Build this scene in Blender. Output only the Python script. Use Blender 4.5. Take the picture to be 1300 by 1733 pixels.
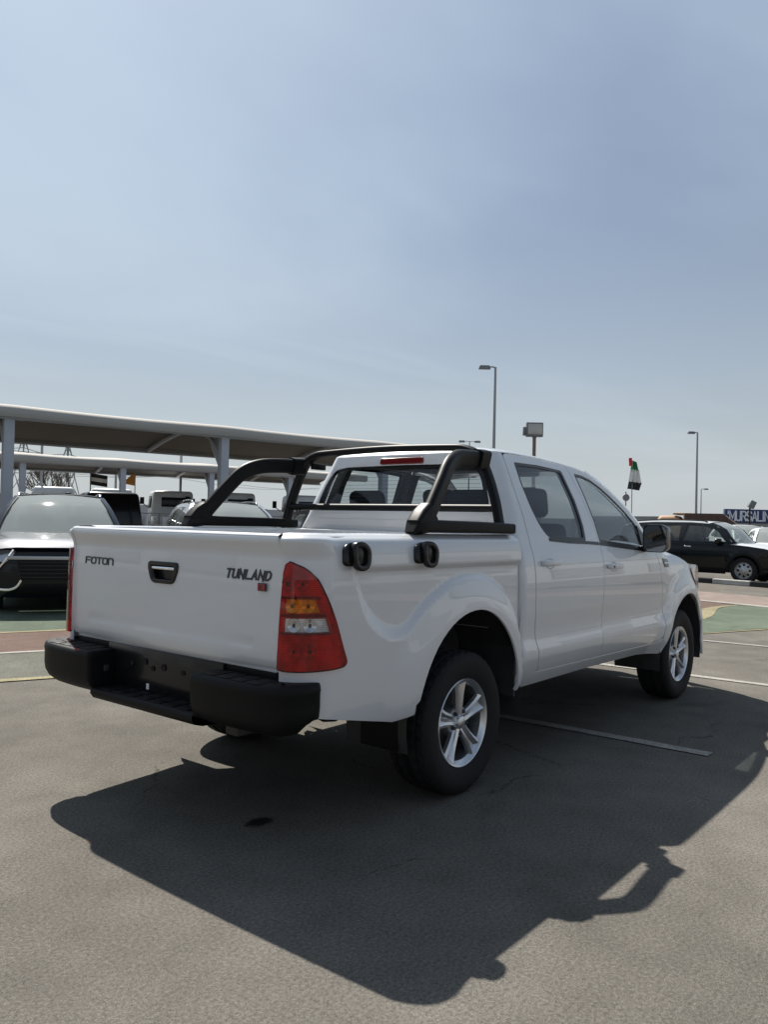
import bpy, bmesh, math, random
from mathutils import Vector, Matrix
from mathutils.geometry import delaunay_2d_cdt
for o in list(bpy.data.objects): bpy.data.objects.remove(o, do_unlink=True)
scene = bpy.context.scene
COL = scene.collection
R = math.radians
# ---------------------------------------------------------------- camera
CAM_POS = (-3.4167, -3.0637, 1.33); CAM_YAW = R(38.8105); CAM_PITCH = R(.7978); CAM_ROLL = R(1.3297); CAM_F = 1376.57/1300.0
cam = bpy.data.cameras.new('camera'); cam_o = bpy.data.objects.new('camera', cam); COL.objects.link(cam_o); scene.camera = cam_o
cf = Vector((math.cos(CAM_PITCH)*math.cos(CAM_YAW), math.cos(CAM_PITCH)*math.sin(CAM_YAW), math.sin(CAM_PITCH)))
cr = cf.cross(Vector((0,0,1))).normalized(); cu = cr.cross(cf)
cr2 = cr*math.cos(CAM_ROLL)+cu*math.sin(CAM_ROLL); cu2 = -cr*math.sin(CAM_ROLL)+cu*math.cos(CAM_ROLL)
cam_o.matrix_world = Matrix(((cr2.x,cu2.x,-cf.x,CAM_POS[0]),(cr2.y,cu2.y,-cf.y,CAM_POS[1]),(cr2.z,cu2.z,-cf.z,CAM_POS[2]),(0,0,0,1)))
cam.sensor_fit = 'HORIZONTAL'; cam.sensor_width = 36; cam.lens = 36*CAM_F; cam.clip_start = .05; cam.clip_end = 3000
# ---------------------------------------------------------------- sky and sun
TO_SUN = Vector((.32, .73, 1.0)).normalized()
SUN_EL = math.asin(TO_SUN.z); SUN_AZ = math.atan2(TO_SUN.x, TO_SUN.y)      # azimuth from +Y towards +X
w = bpy.data.worlds.new('World'); scene.world = w; w.use_nodes = True
nt = w.node_tree; nt.nodes.clear()
def wn(t, **k):
    n = nt.nodes.new(t)
    for a, b in k.items(): setattr(n, a, b)
    return n
sky = wn('ShaderNodeTexSky', sky_type='NISHITA', sun_disc=False)
sky.sun_elevation = SUN_EL; sky.sun_rotation = SUN_AZ; sky.altitude = 10; sky.air_density = 1.0; sky.dust_density = 1.5; sky.ozone_density = 1.5
# thin high cirrus: noise on the view direction projected to a cloud layer
tc = wn('ShaderNodeTexCoord'); sx = wn('ShaderNodeSeparateXYZ'); nt.links.new(tc.outputs['Generated'], sx.inputs[0])
mz = wn('ShaderNodeMath', operation='MAXIMUM'); nt.links.new(sx.outputs['Z'], mz.inputs[0]); mz.inputs[1].default_value = .03
az = wn('ShaderNodeMath', operation='ADD'); nt.links.new(mz.outputs[0], az.inputs[0]); az.inputs[1].default_value = .10
dx = wn('ShaderNodeMath', operation='DIVIDE'); dy = wn('ShaderNodeMath', operation='DIVIDE')
for d, c in ((dx,'X'),(dy,'Y')):
    nt.links.new(sx.outputs[c], d.inputs[0]); nt.links.new(az.outputs[0], d.inputs[1])
cx = wn('ShaderNodeCombineXYZ'); nt.links.new(dx.outputs[0], cx.inputs[0]); nt.links.new(dy.outputs[0], cx.inputs[1])
def sky_noise(rot, scale, loc, sc, detail, rough, dist):
    m_ = wn('ShaderNodeMapping'); m_.inputs['Rotation'].default_value = (0,0,R(rot)); m_.inputs['Scale'].default_value = scale; m_.inputs['Location'].default_value = loc; nt.links.new(cx.outputs[0], m_.inputs[0])
    n_ = wn('ShaderNodeTexNoise'); n_.inputs['Scale'].default_value = sc; n_.inputs['Detail'].default_value = detail; n_.inputs['Roughness'].default_value = rough; n_.inputs['Distortion'].default_value = dist
    nt.links.new(m_.outputs[0], n_.inputs['Vector']); return n_.outputs['Fac']
def ramp_(v, a, b, c, d):
    r_ = wn('ShaderNodeMapRange', interpolation_type='SMOOTHSTEP'); r_.inputs[1].default_value = a; r_.inputs[2].default_value = b; r_.inputs[3].default_value = c; r_.inputs[4].default_value = d; nt.links.new(v, r_.inputs[0]); return r_.outputs[0]
CL_ROT, CL_LOC, CL_A, CL_B, CL_T = 20, (1.2,7.1,0), .42, .62, .38
streak = ramp_(sky_noise(CL_ROT, (.16,.75,1), CL_LOC, 1.3, 6, .55, .6), .46, .76, 0, CL_A)       # long thin cirrus
veil = ramp_(sky_noise(CL_ROT+35, (.35,.5,1), (CL_LOC[0]+3,CL_LOC[1]+1,0), .9, 5, .5, .4), CL_T, CL_T+.32, 0, CL_B)   # soft veil
cmx = wn('ShaderNodeMath', operation='MAXIMUM'); nt.links.new(streak, cmx.inputs[0]); nt.links.new(veil, cmx.inputs[1])
tint = wn('ShaderNodeMix', data_type='RGBA', blend_type='MULTIPLY'); tint.inputs[0].default_value = 1; tint.inputs[7].default_value = (.690,.790,.885,1); nt.links.new(sky.outputs[0], tint.inputs[6])
mx = wn('ShaderNodeMix', data_type='RGBA'); mx.inputs[7].default_value = (6.95,8.61,10.27,1)
nt.links.new(cmx.outputs[0], mx.inputs[0]); nt.links.new(tint.outputs[2], mx.inputs[6])
# pale desert haze thickening towards the horizon, all round
hzf = wn('ShaderNodeMath', operation='MULTIPLY'); nt.links.new(mz.outputs[0], hzf.inputs[0]); hzf.inputs[1].default_value = -3.6
hze = wn('ShaderNodeMath', operation='EXPONENT'); nt.links.new(hzf.outputs[0], hze.inputs[0])
hzm = wn('ShaderNodeMath', operation='MULTIPLY'); nt.links.new(hze.outputs[0], hzm.inputs[0]); hzm.inputs[1].default_value = .97
mh = wn('ShaderNodeMix', data_type='RGBA'); mh.inputs[7].default_value = (6.24,6.64,6.79,1)
nt.links.new(hzm.outputs[0], mh.inputs[0]); nt.links.new(mx.outputs[2], mh.inputs[6])
bg = wn('ShaderNodeBackground'); bg.inputs['Strength'].default_value = .052; nt.links.new(mh.outputs[2], bg.inputs[0])
wo = wn('ShaderNodeOutputWorld'); nt.links.new(bg.outputs[0], wo.inputs[0])
sun = bpy.data.lights.new('sun', 'SUN'); sun.energy = 5.0; sun.angle = R(.53); sun.color = (1.0, .95, .87)
sun_o = bpy.data.objects.new('sun', sun); COL.objects.link(sun_o); sun_o.rotation_euler = (-TO_SUN).to_track_quat('-Z', 'Y').to_euler(); sun_o.location = (10, 20, 30)
vs = scene.view_settings; vs.view_transform = 'Standard'; vs.look = 'None'; vs.exposure = 0.8; vs.gamma = 1.0; vs.use_curve_mapping = False
scene.render.engine = 'CYCLES'
scene.cycles.transparent_max_bounces = 24; scene.cycles.max_bounces = 8
random.seed(7)
# ---------------------------------------------------------------- materials
MATS = {}
def pmat(name, col, rough=.5, metal=0.0, coat=0.0, spec=.5, noise=None, bump=None, coat_rough=.03):
    """noise = (scale, amount, detail): colour variation; bump = (scale, strength, distance)"""
    m = bpy.data.materials.new(name); m.use_nodes = True; t = m.node_tree; b = t.nodes['Principled BSDF']
    b.inputs['Base Color'].default_value = (*col, 1); b.inputs['Roughness'].default_value = rough; b.inputs['Metallic'].default_value = metal
    b.inputs['Specular IOR Level'].default_value = spec; b.inputs['Coat Weight'].default_value = coat; b.inputs['Coat Roughness'].default_value = coat_rough
    tc = t.nodes.new('ShaderNodeTexCoord')
    if noise:
        n = t.nodes.new('ShaderNodeTexNoise'); n.inputs['Scale'].default_value = noise[0]; n.inputs['Detail'].default_value = noise[2] if len(noise) > 2 else 5
        t.links.new(tc.outputs['Object'], n.inputs['Vector'])
        mr = t.nodes.new('ShaderNodeMapRange'); mr.inputs['From Min'].default_value = .3; mr.inputs['From Max'].default_value = .7
        mr.inputs['To Min'].default_value = 1-noise[1]; mr.inputs['To Max'].default_value = 1+noise[1]; t.links.new(n.outputs['Fac'], mr.inputs['Value'])
        mu = t.nodes.new('ShaderNodeMix'); mu.data_type = 'RGBA'; mu.blend_type = 'MULTIPLY'; mu.inputs[0].default_value = 1; mu.inputs[6].default_value = (*col, 1)
        t.links.new(mr.outputs[0], mu.inputs[7]); t.links.new(mu.outputs[2], b.inputs['Base Color'])
        m2 = t.nodes.new('ShaderNodeMapRange'); m2.inputs['To Min'].default_value = max(rough-.08, .02); m2.inputs['To Max'].default_value = min(rough+.12, 1); t.links.new(n.outputs['Fac'], m2.inputs['Value']); t.links.new(m2.outputs[0], b.inputs['Roughness'])
    if bump:
        n = t.nodes.new('ShaderNodeTexNoise'); n.inputs['Scale'].default_value = bump[0]; n.inputs['Detail'].default_value = 4; t.links.new(tc.outputs['Object'], n.inputs['Vector'])
        bp = t.nodes.new('ShaderNodeBump'); bp.inputs['Strength'].default_value = bump[1]; bp.inputs['Distance'].default_value = bump[2]; t.links.new(n.outputs['Fac'], bp.inputs['Height']); t.links.new(bp.outputs[0], b.inputs['Normal'])
    MATS[name] = m; return m
def glassmat(name, tint, rough=.0, ior=1.5, glare=0.0):
    m = bpy.data.materials.new(name); m.use_nodes = True; t = m.node_tree; t.nodes.clear()
    tr = t.nodes.new('ShaderNodeBsdfTransparent'); tr.inputs[0].default_value = (*tint, 1)
    gl = t.nodes.new('ShaderNodeBsdfGlossy'); gl.inputs['Roughness'].default_value = rough; gl.inputs['Color'].default_value = (.95,.97,1,1)
    lw = t.nodes.new('ShaderNodeLayerWeight'); lw.inputs['Blend'].default_value = .5      # Schlick reflectance, same from both faces
    pw_ = t.nodes.new('ShaderNodeMath'); pw_.operation = 'POWER'; pw_.inputs[1].default_value = 5; t.links.new(lw.outputs['Facing'], pw_.inputs[0])
    f0 = ((ior-1)/(ior+1))**2
    fr = t.nodes.new('ShaderNodeMath'); fr.operation = 'MULTIPLY_ADD'; fr.inputs[1].default_value = 1-f0; fr.inputs[2].default_value = f0; t.links.new(pw_.outputs[0], fr.inputs[0])
    mx = t.nodes.new('ShaderNodeMixShader'); out = t.nodes.new('ShaderNodeOutputMaterial')
    t.links.new(fr.outputs[0], mx.inputs[0]); t.links.new(tr.outputs[0], mx.inputs[1]); t.links.new(gl.outputs[0], mx.inputs[2])
    if glare:
        df = t.nodes.new('ShaderNodeBsdfDiffuse'); df.inputs[0].default_value = (.62,.66,.63,1); m2 = t.nodes.new('ShaderNodeMixShader'); m2.inputs[0].default_value = glare  # pale diffuse layer painting bright sky reflection onto the glass
        t.links.new(mx.outputs[0], m2.inputs[1]); t.links.new(df.outputs[0], m2.inputs[2]); t.links.new(m2.outputs[0], out.inputs[0])
    else: t.links.new(mx.outputs[0], out.inputs[0])
    MATS[name] = m; return m
def lensmat(name, col, sc=(0,0,160)):
    """moulded lamp lens: coloured plastic with fine horizontal optics under a clear gloss"""
    m = pmat(name, col, .35, coat=.3)
    t = m.node_tree; b = t.nodes['Principled BSDF']; tc = t.nodes.new('ShaderNodeTexCoord')
    wv = t.nodes.new('ShaderNodeTexWave'); wv.bands_direction = 'Z'; wv.inputs['Scale'].default_value = 36; wv.inputs['Distortion'].default_value = .4
    t.links.new(tc.outputs['Object'], wv.inputs['Vector'])
    mr = t.nodes.new('ShaderNodeMapRange'); mr.inputs['To Min'].default_value = .75; mr.inputs['To Max'].default_value = 1.12; t.links.new(wv.outputs['Fac'], mr.inputs['Value'])
    n = t.nodes.new('ShaderNodeTexNoise'); n.inputs['Scale'].default_value = 14; n.inputs['Detail'].default_value = 2; t.links.new(tc.outputs['Object'], n.inputs['Vector'])
    m3 = t.nodes.new('ShaderNodeMapRange'); m3.inputs['From Min'].default_value = .38; m3.inputs['From Max'].default_value = .6; m3.inputs['To Min'].default_value = .62; m3.inputs['To Max'].default_value = 1.15; t.links.new(n.outputs['Fac'], m3.inputs['Value'])
    mm = t.nodes.new('ShaderNodeMath'); mm.operation = 'MULTIPLY'; t.links.new(mr.outputs[0], mm.inputs[0]); t.links.new(m3.outputs[0], mm.inputs[1])
    mu = t.nodes.new('ShaderNodeMix'); mu.data_type = 'RGBA'; mu.blend_type = 'MULTIPLY'; mu.inputs[0].default_value = 1; mu.inputs[6].default_value = (*col, 1)
    t.links.new(mm.outputs[0], mu.inputs[7]); t.links.new(mu.outputs[2], b.inputs['Base Color'])
    return m
pmat('white_paint', (.62,.63,.645), .30, coat=1.0, noise=(1.3,.025), coat_rough=.015)
pmat('body_shadow_gap', (.01,.01,.011), .9)
pmat('bumper_plastic', (.007,.007,.0075), .55, spec=.16, bump=(420,.25,.002), noise=(3,.15))
pmat('bar_black', (.006,.006,.0065), .45, spec=.14, bump=(600,.1,.001))
pmat('gloss_black', (.008,.008,.009), .25, spec=.3, coat=.15)
pmat('rubber', (.012,.012,.013), .75, spec=.3, noise=(6,.25), bump=(300,.15,.002))
pmat('alloy', (.62,.63,.65), .28, metal=.9, noise=(5,.06))
pmat('dark_metal', (.03,.03,.032), .6, noise=(8,.3))
pmat('chrome', (.85,.86,.88), .08, metal=1.0)
pmat('interior_dark', (.035,.036,.038), .75, noise=(20,.1))
pmat('interior_grey', (.10,.10,.10), .8, noise=(15,.08))
pmat('seat_cloth', (.022,.022,.024), .9, noise=(60,.2))
pmat('badge_dark', (.05,.055,.065), .3, metal=.4)
pmat('badge_red', (.32,.03,.04), .35)
pmat('white_print', (.75,.75,.74), .5)
glassmat('red_lens', (.68,.018,.028), .0, 1.55); glassmat('amber_lens', (.98,.50,.03), .0, 1.55); glassmat('clear_lens', (.92,.92,.92), .0, 1.55); lensmat('lamp_housing', (.78,.78,.78)); pmat('reflector', (.55,.55,.56), .18, metal=.95)
pmat('dark_red_lens', (.13,.004,.006), .2, coat=.8)
pmat('orange_lens', (.55,.14,.05), .2, coat=1)
glassmat('window_glass', (.70,.74,.75)); glassmat('side_glass', (.33,.36,.37), .0, 1.6); glassmat('clear_cover', (.9,.9,.9))
pmat('mirror_face', (.35,.36,.37), .02, metal=1.0)
# ---------------------------------------------------------------- object helpers
def link(o, parent=None):
    COL.objects.link(o)
    if parent is not None: o.parent = parent
    return o
def mesh_obj(name, verts, faces, mat, parent=None, smooth=True, normals=None, mats=None, fmat=None, autosmooth=None):
    me = bpy.data.meshes.new(name); me.from_pydata([tuple(v) for v in verts], [], [tuple(f) for f in faces]); me.update()
    for m in (mats or [mat]): me.materials.append(MATS[m])
    if fmat: me.polygons.foreach_set('material_index', fmat)
    if smooth: me.polygons.foreach_set('use_smooth', [True]*len(me.polygons))
    if normals: me.normals_split_custom_set_from_vertices(normals)
    elif smooth and autosmooth:
        me.set_sharp_from_angle(angle=R(autosmooth))
    return link(bpy.data.objects.new(name, me), parent)
def bm_obj(name, bm, mat, parent=None, smooth=None):
    bmesh.ops.recalc_face_normals(bm, faces=bm.faces[:])
    me = bpy.data.meshes.new(name); bm.to_mesh(me); bm.free(); me.materials.append(MATS[mat])
    if smooth:
        me.polygons.foreach_set('use_smooth', [True]*len(me.polygons)); me.set_sharp_from_angle(angle=R(smooth))
    return link(bpy.data.objects.new(name, me), parent)
def empty(name, loc=(0,0,0), rz=0.0, label=None, cat=None, group=None):
    o = bpy.data.objects.new(name, None); COL.objects.link(o); o.location = loc; o.rotation_euler = (0,0,rz); o.empty_display_size = .2
    tag(o, label, cat, group); return o
def tag(o, label=None, cat=None, group=None, kind=None):
    if label: o['label'] = label
    if cat: o['category'] = cat
    if group: o['group'] = group
    if kind: o['kind'] = kind
    return o
def bm_box(bm, c, s, rot=None, bev=0.0, seg=2, taper=None):
    g = bmesh.ops.create_cube(bm, size=1.0); vs_ = g['verts']
    for v in vs_:
        v.co = Vector((v.co.x*s[0], v.co.y*s[1], v.co.z*s[2]))
        if taper and v.co.z > 0: v.co.x *= taper[0]; v.co.y *= taper[1]
    if bev > 0:
        es = list({e for v in vs_ for e in v.link_edges})
        r = bmesh.ops.bevel(bm, geom=es, offset=bev, segments=seg, profile=.5, affect='EDGES')
        vs_ = list({v for f in r['faces'] for v in f.verts} | {v for v in vs_ if v.is_valid})
    M = Matrix.Translation(c) @ (rot.to_4x4() if rot is not None else Matrix.Identity(4))
    for v in vs_: v.co = M @ v.co
    return vs_
def box(name, c, s, mat, parent=None, rot=None, bev=0.0, seg=2, taper=None):
    bm = bmesh.new(); bm_box(bm, c, s, rot, bev, seg, taper); return bm_obj(name, bm, mat, parent, 35 if bev else None)
def rotz(a): return Matrix.Rotation(a, 3, 'Z')
def euler(x, y, z): return Matrix.Rotation(z,3,'Z') @ Matrix.Rotation(y,3,'Y') @ Matrix.Rotation(x,3,'X')
def catmull(pts, n=8, closed=False):
    P = [Vector(p) for p in pts]; out = []; m = len(P)
    for i in range(m if closed else m-1):
        a = P[(i-1) % m] if closed or i > 0 else P[i]*2-P[i+1]
        b = P[i]; c = P[(i+1) % m]
        d = P[(i+2) % m] if closed or i+2 < m else c*2-b
        for k in range(n):
            t = k/n; out.append(.5*((2*b)+(c-a)*t+(2*a-5*b+4*c-d)*t*t+(3*b-a-3*c+d)*t**3))
    if not closed: out.append(P[-1])
    return out
def rrect(w, h, r, n=4):
    o = []
    for cx_, cy_, a0 in ((w/2-r,h/2-r,0),(-w/2+r,h/2-r,90),(-w/2+r,-h/2+r,180),(w/2-r,-h/2+r,270)):
        for k in range(n+1):
            a = R(a0+90*k/n); o.append((cx_+r*math.cos(a), cy_+r*math.sin(a)))
    return o
def circ(r, n=16): return [(r*math.cos(2*math.pi*k/n), r*math.sin(2*math.pi*k/n)) for k in range(n)]
def sweep_data(path, sec, side=None, closed=False, scales=None):
    """sweep section (a,b): a along 'side' hint, b along the other axis"""
    P = [Vector(p) for p in path]; n = len(P); V = []; F = []; m = len(sec)
    prev = None
    for i in range(n):
        if closed: t = (P[(i+1) % n]-P[i-1]).normalized()
        else: t = (P[min(i+1,n-1)]-P[max(i-1,0)]).normalized()
        if side is not None: s_ = Vector(side(i/(n-1)) if callable(side) else side)
        else: s_ = prev if prev is not None else (Vector((0,0,1)) if abs(t.z) < .9 else Vector((1,0,0))).cross(t)
        s_ = (s_-t*s_.dot(t)).normalized(); prev = s_; u = t.cross(s_)
        k = scales[i] if scales else 1.0
        if isinstance(k, (int, float)): k = (k, k)
        for a, b in sec: V.append(P[i]+s_*a*k[0]+u*b*k[1])
    for i in range(n if closed else n-1):
        j = (i+1) % n
        for q in range(m): F.append((i*m+q, i*m+(q+1) % m, j*m+(q+1) % m, j*m+q))
    if not closed: F += [tuple(range(m-1,-1,-1)), tuple(range((n-1)*m, n*m))]
    return V, F
def sweep(name, path, sec, mat, parent=None, side=None, closed=False, scales=None, sharp=50):
    V, F = sweep_data(path, sec, side, closed, scales)
    return mesh_obj(name, V, F, mat, parent, True, autosmooth=sharp)
def grid_obj(name, rows, mat, parent=None, close_u=False, flip=False, sharp=60):
    """rows: list of rows of points"""
    n = len(rows[0]); V = [p for r in rows for p in r]; F = []
    for i in range(len(rows)-1):
        for j in range(n if close_u else n-1):
            k = (j+1) % n; f = (i*n+j, i*n+k, (i+1)*n+k, (i+1)*n+j); F.append(f[::-1] if flip else f)
    return mesh_obj(name, V, F, mat, parent, True, autosmooth=sharp)
def lathe(name, prof, mat, parent=None, seg=48, axis='Y', c=(0,0,0), a0=0, a1=360, sharp=40):
    """prof: list of (radius, axial)"""
    rows = []; full = abs(a1-a0-360) < 1e-6; n = seg if full else seg+1
    for r, h in prof:
        row = []
        for k in range(n):
            a = R(a0+(a1-a0)*k/seg); p = (r*math.cos(a), h, r*math.sin(a)) if axis == 'Y' else (r*math.cos(a), r*math.sin(a), h)
            row.append((c[0]+p[0], c[1]+p[1], c[2]+p[2]))
        rows.append(row)
    return grid_obj(name, rows, mat, parent, close_u=full, sharp=sharp)
def resample(loop, step, closed=True):
    out = []; n = len(loop)
    for i in range(n if closed else n-1):
        a = loop[i]; b = loop[(i+1) % n]; l = math.hypot(b[0]-a[0], b[1]-a[1]); k = max(1, int(math.ceil(l/step)))
        for q in range(k): out.append((a[0]+(b[0]-a[0])*q/k, a[1]+(b[1]-a[1])*q/k))
    if not closed: out.append(loop[-1])
    return out
def rounded(loop, r, n=4):
    """round the corners of a polygon"""
    out = []; m = len(loop)
    for i in range(m):
        p = Vector((*loop[i],0)); a = Vector((*loop[i-1],0)); b = Vector((*loop[(i+1) % m],0))
        rr = r[i] if isinstance(r, (list, tuple)) else r
        la, lb = (a-p).length, (b-p).length; k = min(rr, la*.45, lb*.45)
        if k < 1e-4: out.append((p.x,p.y)); continue
        q0 = p+(a-p).normalized()*k; q1 = p+(b-p).normalized()*k
        for j in range(n+1):
            t = j/n; q = q0*(1-t)**2+p*2*t*(1-t)+q1*t*t; out.append((q.x,q.y))
    return out
def inside(p, poly):
    x, y = p; c = False; j = len(poly)-1
    for i in range(len(poly)):
        xi, yi = poly[i]; xj, yj = poly[j]
        if (yi > y) != (yj > y) and x < (xj-xi)*(y-yi)/(yj-yi)+xi: c = not c
        j = i
    return c
def panel(name, outer, surf, mat, parent=None, holes=(), step=.03, thick=.014, off=0.0, sg=-1, edge=.0025, bstep=None, ctr=(1.2,0,.9)):
    """skin cut to an outline: outline in the surface's own (u, v) coordinates, turned-in rounded edge; sg=+1 mirrors it to the left side"""
    loops = [resample(l, bstep or step*.8) for l in [outer]+list(holes)]
    pts = []; edges = []
    for l in loops:
        b = len(pts); pts += l; edges += [(b+i, b+(i+1) % len(l)) for i in range(len(l))]
    nb = len(pts)
    us = [p[0] for p in outer]; vs2 = [p[1] for p in outer]
    segs = [(pts[a], pts[b]) for a, b in edges]
    def far(p):
        m2 = (step*.5)**2
        for a, b in segs:
            if min(a[0],b[0])-step > p[0] or max(a[0],b[0])+step < p[0] or min(a[1],b[1])-step > p[1] or max(a[1],b[1])+step < p[1]: continue
            dx_, dy_ = b[0]-a[0], b[1]-a[1]; l2 = dx_*dx_+dy_*dy_
            t = max(0, min(1, ((p[0]-a[0])*dx_+(p[1]-a[1])*dy_)/l2)) if l2 > 0 else 0
            if (a[0]+dx_*t-p[0])**2+(a[1]+dy_*t-p[1])**2 < m2: return False
        return True
    nu = int((max(us)-min(us))/step)+1; nv = int((max(vs2)-min(vs2))/step)+1
    for i in range(nu):
        for j in range(nv):
            p = (min(us)+(i+.5)*step, min(vs2)+(j+.5)*step)
            if inside(p, loops[0]) and not any(inside(p, h) for h in loops[1:]) and far(p): pts.append(p)
    res = delaunay_2d_cdt([Vector(p) for p in pts], edges, [], 0, 1e-6)
    ov = [(v.x, v.y) for v in res[0]]; orig = res[3]
    tris = []
    for f in res[2]:
        c = (sum(ov[i][0] for i in f)/len(f), sum(ov[i][1] for i in f)/len(f))
        if inside(c, loops[0]) and not any(inside(c, h) for h in loops[1:]): tris.append(tuple(f))
    e = 1e-3
    def S(u, v): return Vector(surf(u, v, off))
    V = []; N = []
    c0 = Vector(ctr)
    def nrm(u, v):
        a = S(u+e, v)-S(u-e, v); b = S(u, v+e)-S(u, v-e); return a.cross(b).normalized()
    for u, v in ov: V.append(S(u, v)); N.append(nrm(u, v))
    # outward = away from the vehicle's middle
    k = sum(1 if (V[i]-c0).dot(N[i]) > 0 else -1 for i in range(len(V)))
    if k < 0: N = [-n for n in N]
    F = []
    for f in tris:
        a = (V[f[1]]-V[f[0]]).cross(V[f[2]]-V[f[0]]); F.append(f if a.dot(N[f[0]]) > 0 else f[::-1])
    if thick > 0:
        # outline edges in the output, grouped back by input vertex
        idx = {}
        for o_i, lst in enumerate(orig):
            for q in lst: idx[q] = o_i
        b = 0
        for l in loops:
            n = len(l); ids = [idx.get(b+i) for i in range(n)]; b += n
            base = len(V)
            A = sum((ov[ids[i]][0]*ov[ids[(i+1) % n]][1]-ov[ids[(i+1) % n]][0]*ov[ids[i]][1]) for i in range(n))
            want = (1 if A > 0 else -1)*(1 if l is loops[0] else -1)
            for i in range(n):
                p0 = V[ids[i]]; nn = N[ids[i]]; u, v = ov[ids[i]]
                tu, tv = ov[ids[(i+1) % n]][0]-ov[ids[i-1]][0], ov[ids[(i+1) % n]][1]-ov[ids[i-1]][1]
                tl = math.hypot(tu, tv) or 1.0
                ou, ow = tv/tl*want*1e-3, -tu/tl*want*1e-3
                d_ = S(u+ou, v+ow)-p0; out = (d_-nn*d_.dot(nn)).normalized()
                V += [p0-nn*edge*.9, p0-nn*thick]; N += [out, out]
            for i in range(n):
                N[base+2*i] = (N[base+2*i]*.75+N[ids[i]]*.65).normalized()
                # pull the shoulder outwards a hair for a rounded edge
                V[base+2*i] = V[base+2*i]+N[base+2*i+1]*edge*.5; V[base+2*i+1] = V[base+2*i+1]+N[base+2*i+1]*edge*.5
            for i in range(n):
                j = (i+1) % n
                for f in ((ids[i], ids[j], base+2*j, base+2*i), (base+2*i, base+2*j, base+2*j+1, base+2*i+1)):
                    a = (V[f[1]]-V[f[0]]).cross(V[f[2]]-V[f[0]])
                    F.append(f if a.dot(N[f[3]]+N[f[2]]) > 0 else f[::-1])
    if sg > 0:
        V = [Vector((v.x,-v.y,v.z)) for v in V]; N = [Vector((n.x,-n.y,n.z)) for n in N]; F = [f[::-1] for f in F]
    return mesh_obj(name, V, F, mat, parent, True, normals=[tuple(n) for n in N])
# ---------------------------------------------------------------- lettering from strokes
GLYPH = {
 'A':[[(0,0),(.5,1),(1,0)],[(.2,.33),(.8,.33)]], 'D':[[(0,0),(0,1),(.6,1),(1,.75),(1,.25),(.6,0),(0,0)]],
 'E':[[(1,0),(0,0),(0,1),(1,1)],[(0,.5),(.85,.5)]], 'F':[[(0,0),(0,1),(1,1)],[(0,.5),(.85,.5)]],
 'I':[[(0,0),(0,1)]], 'L':[[(0,1),(0,0),(1,0)]], 'M':[[(0,0),(0,1),(.5,.25),(1,1),(1,0)]],
 'N':[[(0,0),(0,1),(1,0),(1,1)]], 'n':[[(0,0),(0,1),(.75,1),(1,.75),(1,0)]],
 'O':[[(.25,0),(0,.2),(0,.8),(.2,1),(.8,1),(1,.8),(1,.2),(.8,0),(.25,0)]],
 'R':[[(0,0),(0,1),(.75,1),(1,.85),(1,.62),(.75,.48),(0,.48)],[(.55,.48),(1,0)]],
 'S':[[(1,.85),(.8,1),(.2,1),(0,.82),(0,.66),(.2,.52),(.8,.48),(1,.34),(1,.18),(.8,0),(.2,0),(0,.15)]],
 'T':[[(.5,0),(.5,1)],[(0,1),(1,1)]], 'U':[[(0,1),(0,.2),(.2,0),(.8,0),(1,.2),(1,1)]], "'":[[(0,1),(0,.75)]],
 'C':[[(1,.82),(.8,1),(.2,1),(0,.8),(0,.2),(.2,0),(.8,0),(1,.18)]], '7':[[(0,1),(1,1),(.35,0)]],
 'H':[[(0,0),(0,1)],[(1,0),(1,1)],[(0,.5),(1,.5)]], 'P':[[(0,0),(0,1),(.75,1),(1,.85),(1,.6),(.75,.46),(0,.46)]] }
NARROW = {'I':.12, "'":.1, 'M':1.2}
def lettering(name, text, h, w, gap, stroke, place, mat, parent, shear=0.0, depth=.004):
    """text drawn as raised strokes; place(u, v, o) -> point for text-plane u, v and height o"""
    x = 0.0
    obs = []
    for ch in text:
        if ch == ' ': x += w*.7; continue
        cw = w*NARROW.get(ch, 1.0); V = []; F = []
        for line in GLYPH[ch]:
            pts = [Vector((x+a*cw+shear*b*h, b*h)) for a, b in line]
            closed = (pts[0]-pts[-1]).length < 1e-6
            if closed: pts = pts[:-1]
            n = len(pts); L = []; Rr = []
            for i in range(n):
                if closed: d0 = (pts[i]-pts[i-1]).normalized(); d1 = (pts[(i+1) % n]-pts[i]).normalized()
                else:
                    d1 = (pts[min(i+1,n-1)]-pts[min(i,n-2)]).normalized(); d0 = (pts[max(i,1)]-pts[max(i-1,0)]).normalized()
                n0 = Vector((-d0.y,d0.x)); n1 = Vector((-d1.y,d1.x)); mm = (n0+n1)
                mm = mm.normalized() if mm.length > .2 else n1
                k = 1/max(mm.dot(n1), .45); q = pts[i].copy()
                if not closed and i == 0: q -= d1*stroke*.5
                if not closed and i == n-1: q += d0*stroke*.5
                L.append(q+mm*stroke*.5*k); Rr.append(q-mm*stroke*.5*k)
            for i in range(n if closed else n-1):
                j = (i+1) % n; b = len(V); quad = (L[i], L[j], Rr[j], Rr[i])
                for o in (depth, -.002): V += [place(q.x, q.y, o) for q in quad]
                F += [(b,b+3,b+2,b+1),(b+4,b+5,b+6,b+7)]+[(b+q,b+(q+1) % 4,b+4+(q+1) % 4,b+4+q) for q in range(4)]
        ob = mesh_obj(name, V, F, mat, parent, False); obs.append(ob); x += cw+gap
    return obs
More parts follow.
